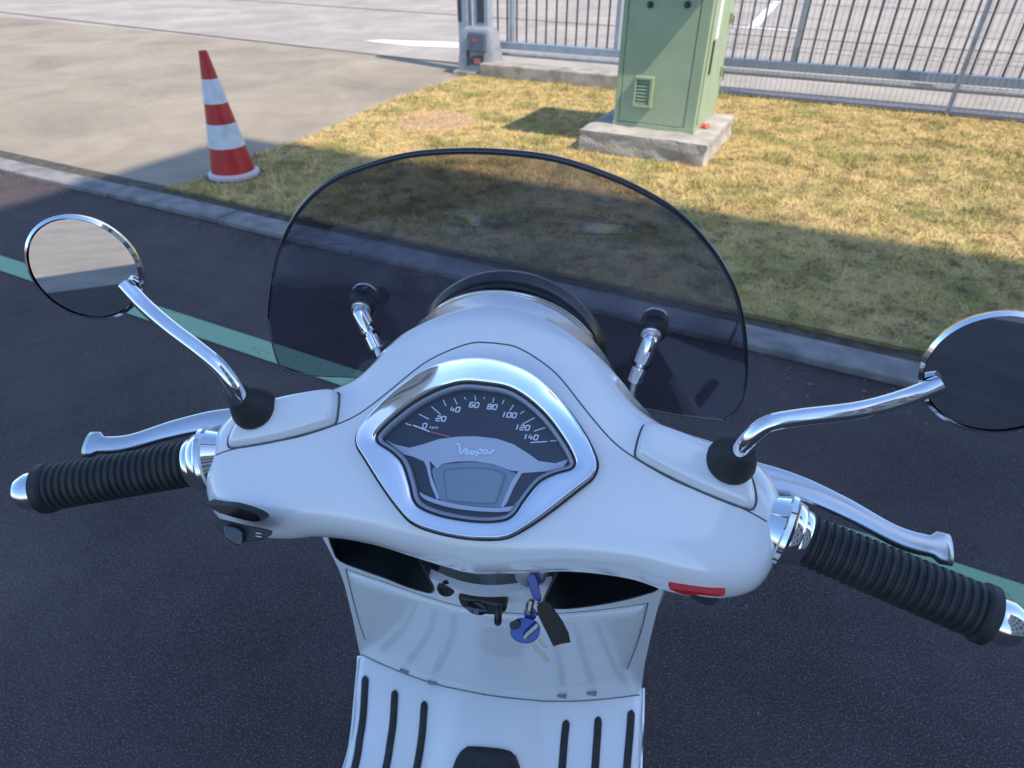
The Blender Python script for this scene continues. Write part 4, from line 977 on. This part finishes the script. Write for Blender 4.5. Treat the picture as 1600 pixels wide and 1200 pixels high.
# ---------- underneath / behind: fork, wheels, mudguard, body, seat
def torus(name, c, R, r, m, par, seg=56, sr=16, wd=1.):
    rings = []
    for i in range(seg+1):
        t = 2*math.pi*i/seg; o = c+eb*R*math.cos(t)+ec*R*math.sin(t); er = eb*math.cos(t)+ec*math.sin(t)
        rings.append([o+er*r*math.cos(x)+ea*r*wd*math.sin(x) for x in np.linspace(0, 2*math.pi, sr, endpoint=False)])
    return ring_mesh(name, rings, m, par)
zg = lambda z: z-G[2]
for b_ in (.46, -.88):
    c = B((0, b_, zg(.235))); wl = torus('tyre', c, .165, .066, rubber, scooter, 64, 18, .85)
    lathe('rim', [(-.035, .02), (-.035, .115), (-.02, .13), (.02, .13), (.035, .115), (.035, .02)], c, ea, satin, wl, 40)
fM = lambda x, y, z: smax(smax(np.sqrt((y/1.0)**2+z**2)-.262, -(np.sqrt(y**2+z**2)-.246), .004), smax(np.abs(x)-.075, -z-.0, .03), .02)
net('front_mudguard', fM, (-.1, -.3, -.1), (.1, .3, .3), .006, lambda P: B(P+np.array([0, .46, zg(.235)])), white, scooter)
tube('fork', [B((0, .36, zg(.62))), B((0, .46, zg(.24)))], .022, satin, scooter, 16)
tube('steering_column', [B((0, .06, -.08)), B((0, .16, -.36)), B((0, .36, zg(.62)))], [.05, .045, .03], white, scooter, 24)
fO = lambda a, b, c: smax(np.abs(a)-(.20*np.sqrt(np.clip(1-((c+.45)/.33)**2, 0, 1))+.02), (Sb(0*a, c)+.175-b*1.0)*-1, .05)
def fOuter(a, b, c):                               # outer skin of the leg shield, bulging forward
    th = .10*np.sqrt(np.clip(1-(a/.215)**2, 0, 1))+.018
    d = b-(.092+(-.262-c)*.30+th); e = (.105+(-.262-c)*.29)-b
    return smax(smax(smax(d, e, .02), np.abs(a)-.20, .03), smax(c+.27, -.80-c, .03), .04)
net('front_panel', fOuter, (-.24, 0, -.85), (.24, .5, -.2), .008, B, white, scooter)
fRear = lambda a, b, c: smin(smax(np.sqrt((a/.19)**2+((b+.80)/.42)**2+((c+.58)/.24)**2)*.19-.19, .0-(b+2), .01), np.sqrt((a/.13)**2+((b+.56)/.16)**2+((c+.60)/.24)**2)*.13-.13, .08)
net('rear_body', fRear, (-.24, -1.28, -.86), (.24, -.3, -.3), .012, B, white, scooter)
fSeat = lambda a, b, c: smax(np.sqrt((a/.15)**2+((b+.80)/.40)**2)*.15-.15, np.abs(c+.345-.02*np.cos((b+.62)*6))-.045, .06)
net('seat', fSeat, (-.2, -1.28, -.45), (.2, -.3, -.22), .010, B, mat('seat_vinyl', (.02, .02, .022), .5, bump=(300, .0006, .5)), scooter)

# ---------- keys
igk = ig+(-eb*.9+ec*.3)*.008
kr = tag(empty('key_bunch', igk), 'bunch of keys with blue heads and black leather fob hanging from the ignition', 'keys')
def at_d(x, y, d): return CC+ray(x, y)*d
d0 = (igk-CC)@cf-.012
def K(x, y, o=0.): return at_d(500+x/2.909, 820+y/2.909, d0+o)
def plate(name, px, m, th=.003, o=0., o2=None, par=kr, sm=False, bv=.0008):
    n = len(px); xs = np.array(px, float)
    if sm: xs = smooth_closed(xs, 36); n = 36
    y0, y1 = xs[:, 1].min(), xs[:, 1].max()
    f = lambda p: o+((o2-o)*(p[1]-y0)/(y1-y0+1e-6) if o2 is not None else 0)
    rings = [[K(p[0], p[1], f(p)+z) for p in xs] for z in (-th/2, th/2)]
    ob = ring_mesh(name, rings, m, par, True, True, True, False); bevel(ob, bv); return ob
plate('ignition_key_head', [(940, 238), (962, 226), (982, 236), (1000, 300), (1005, 345), (985, 352), (968, 330), (950, 280)], blue_p, .006, .0, .004, sm=True)
tube('key_ring', [K(968+30*math.cos(x), 375+36*math.sin(x), .004+.004*math.sin(x*2)) for x in np.linspace(0, 2*math.pi, 29)], .0011, keym, kr, 8, False)
tube('swivel_link', [K(962, 345, .002), K(955, 375, .002), K(950, 400, .003)], .0028, keym, kr, 10)
plate('house_key_head', [(930, 385), (965, 375), (985, 400), (975, 430), (935, 430)], blue_p, .005, .008, sm=True)
plate('house_key_head', [(872, 450), (900, 425), (950, 425), (990, 445), (1000, 480), (985, 520), (940, 540), (895, 530), (866, 500)], blue_p, .005, .004, sm=True)
plate('black_key_head', [(862, 450), (880, 435), (905, 438), (912, 458), (890, 475), (866, 470)], blackp, .005, -.002, sm=True)
plate('key_blade', [(956, 540), (972, 528), (1000, 566), (1006, 563), (1014, 580), (1022, 579), (1030, 597), (1042, 612), (1040, 627), (1026, 624)], keym, .0016, .003, bv=.0002)
plate('key_blade', [(990, 520), (1003, 515), (1032, 548), (1030, 560), (1018, 558), (1000, 540)], keym, .0016, .006, bv=.0002)
plate('key_blade', [(920, 515), (935, 490), (985, 445), (997, 455), (992, 470), (950, 505), (935, 525)], keym, .002, -.002)
fob = plate('leather_fob', [(985, 370), (1010, 345), (1040, 350), (1070, 390), (1105, 440), (1130, 490), (1139, 535), (1100, 540), (1060, 553), (1035, 500), (1010, 450), (990, 410)], leather, .005, -.002, .006, sm=False)
plate('fob_edge', [(1062, 553), (1100, 541), (1139, 535), (1139, 531), (1099, 536), (1060, 548)], mat('red_edge', (.22, .02, .02), .5), .0055, .0058, bv=.0003)
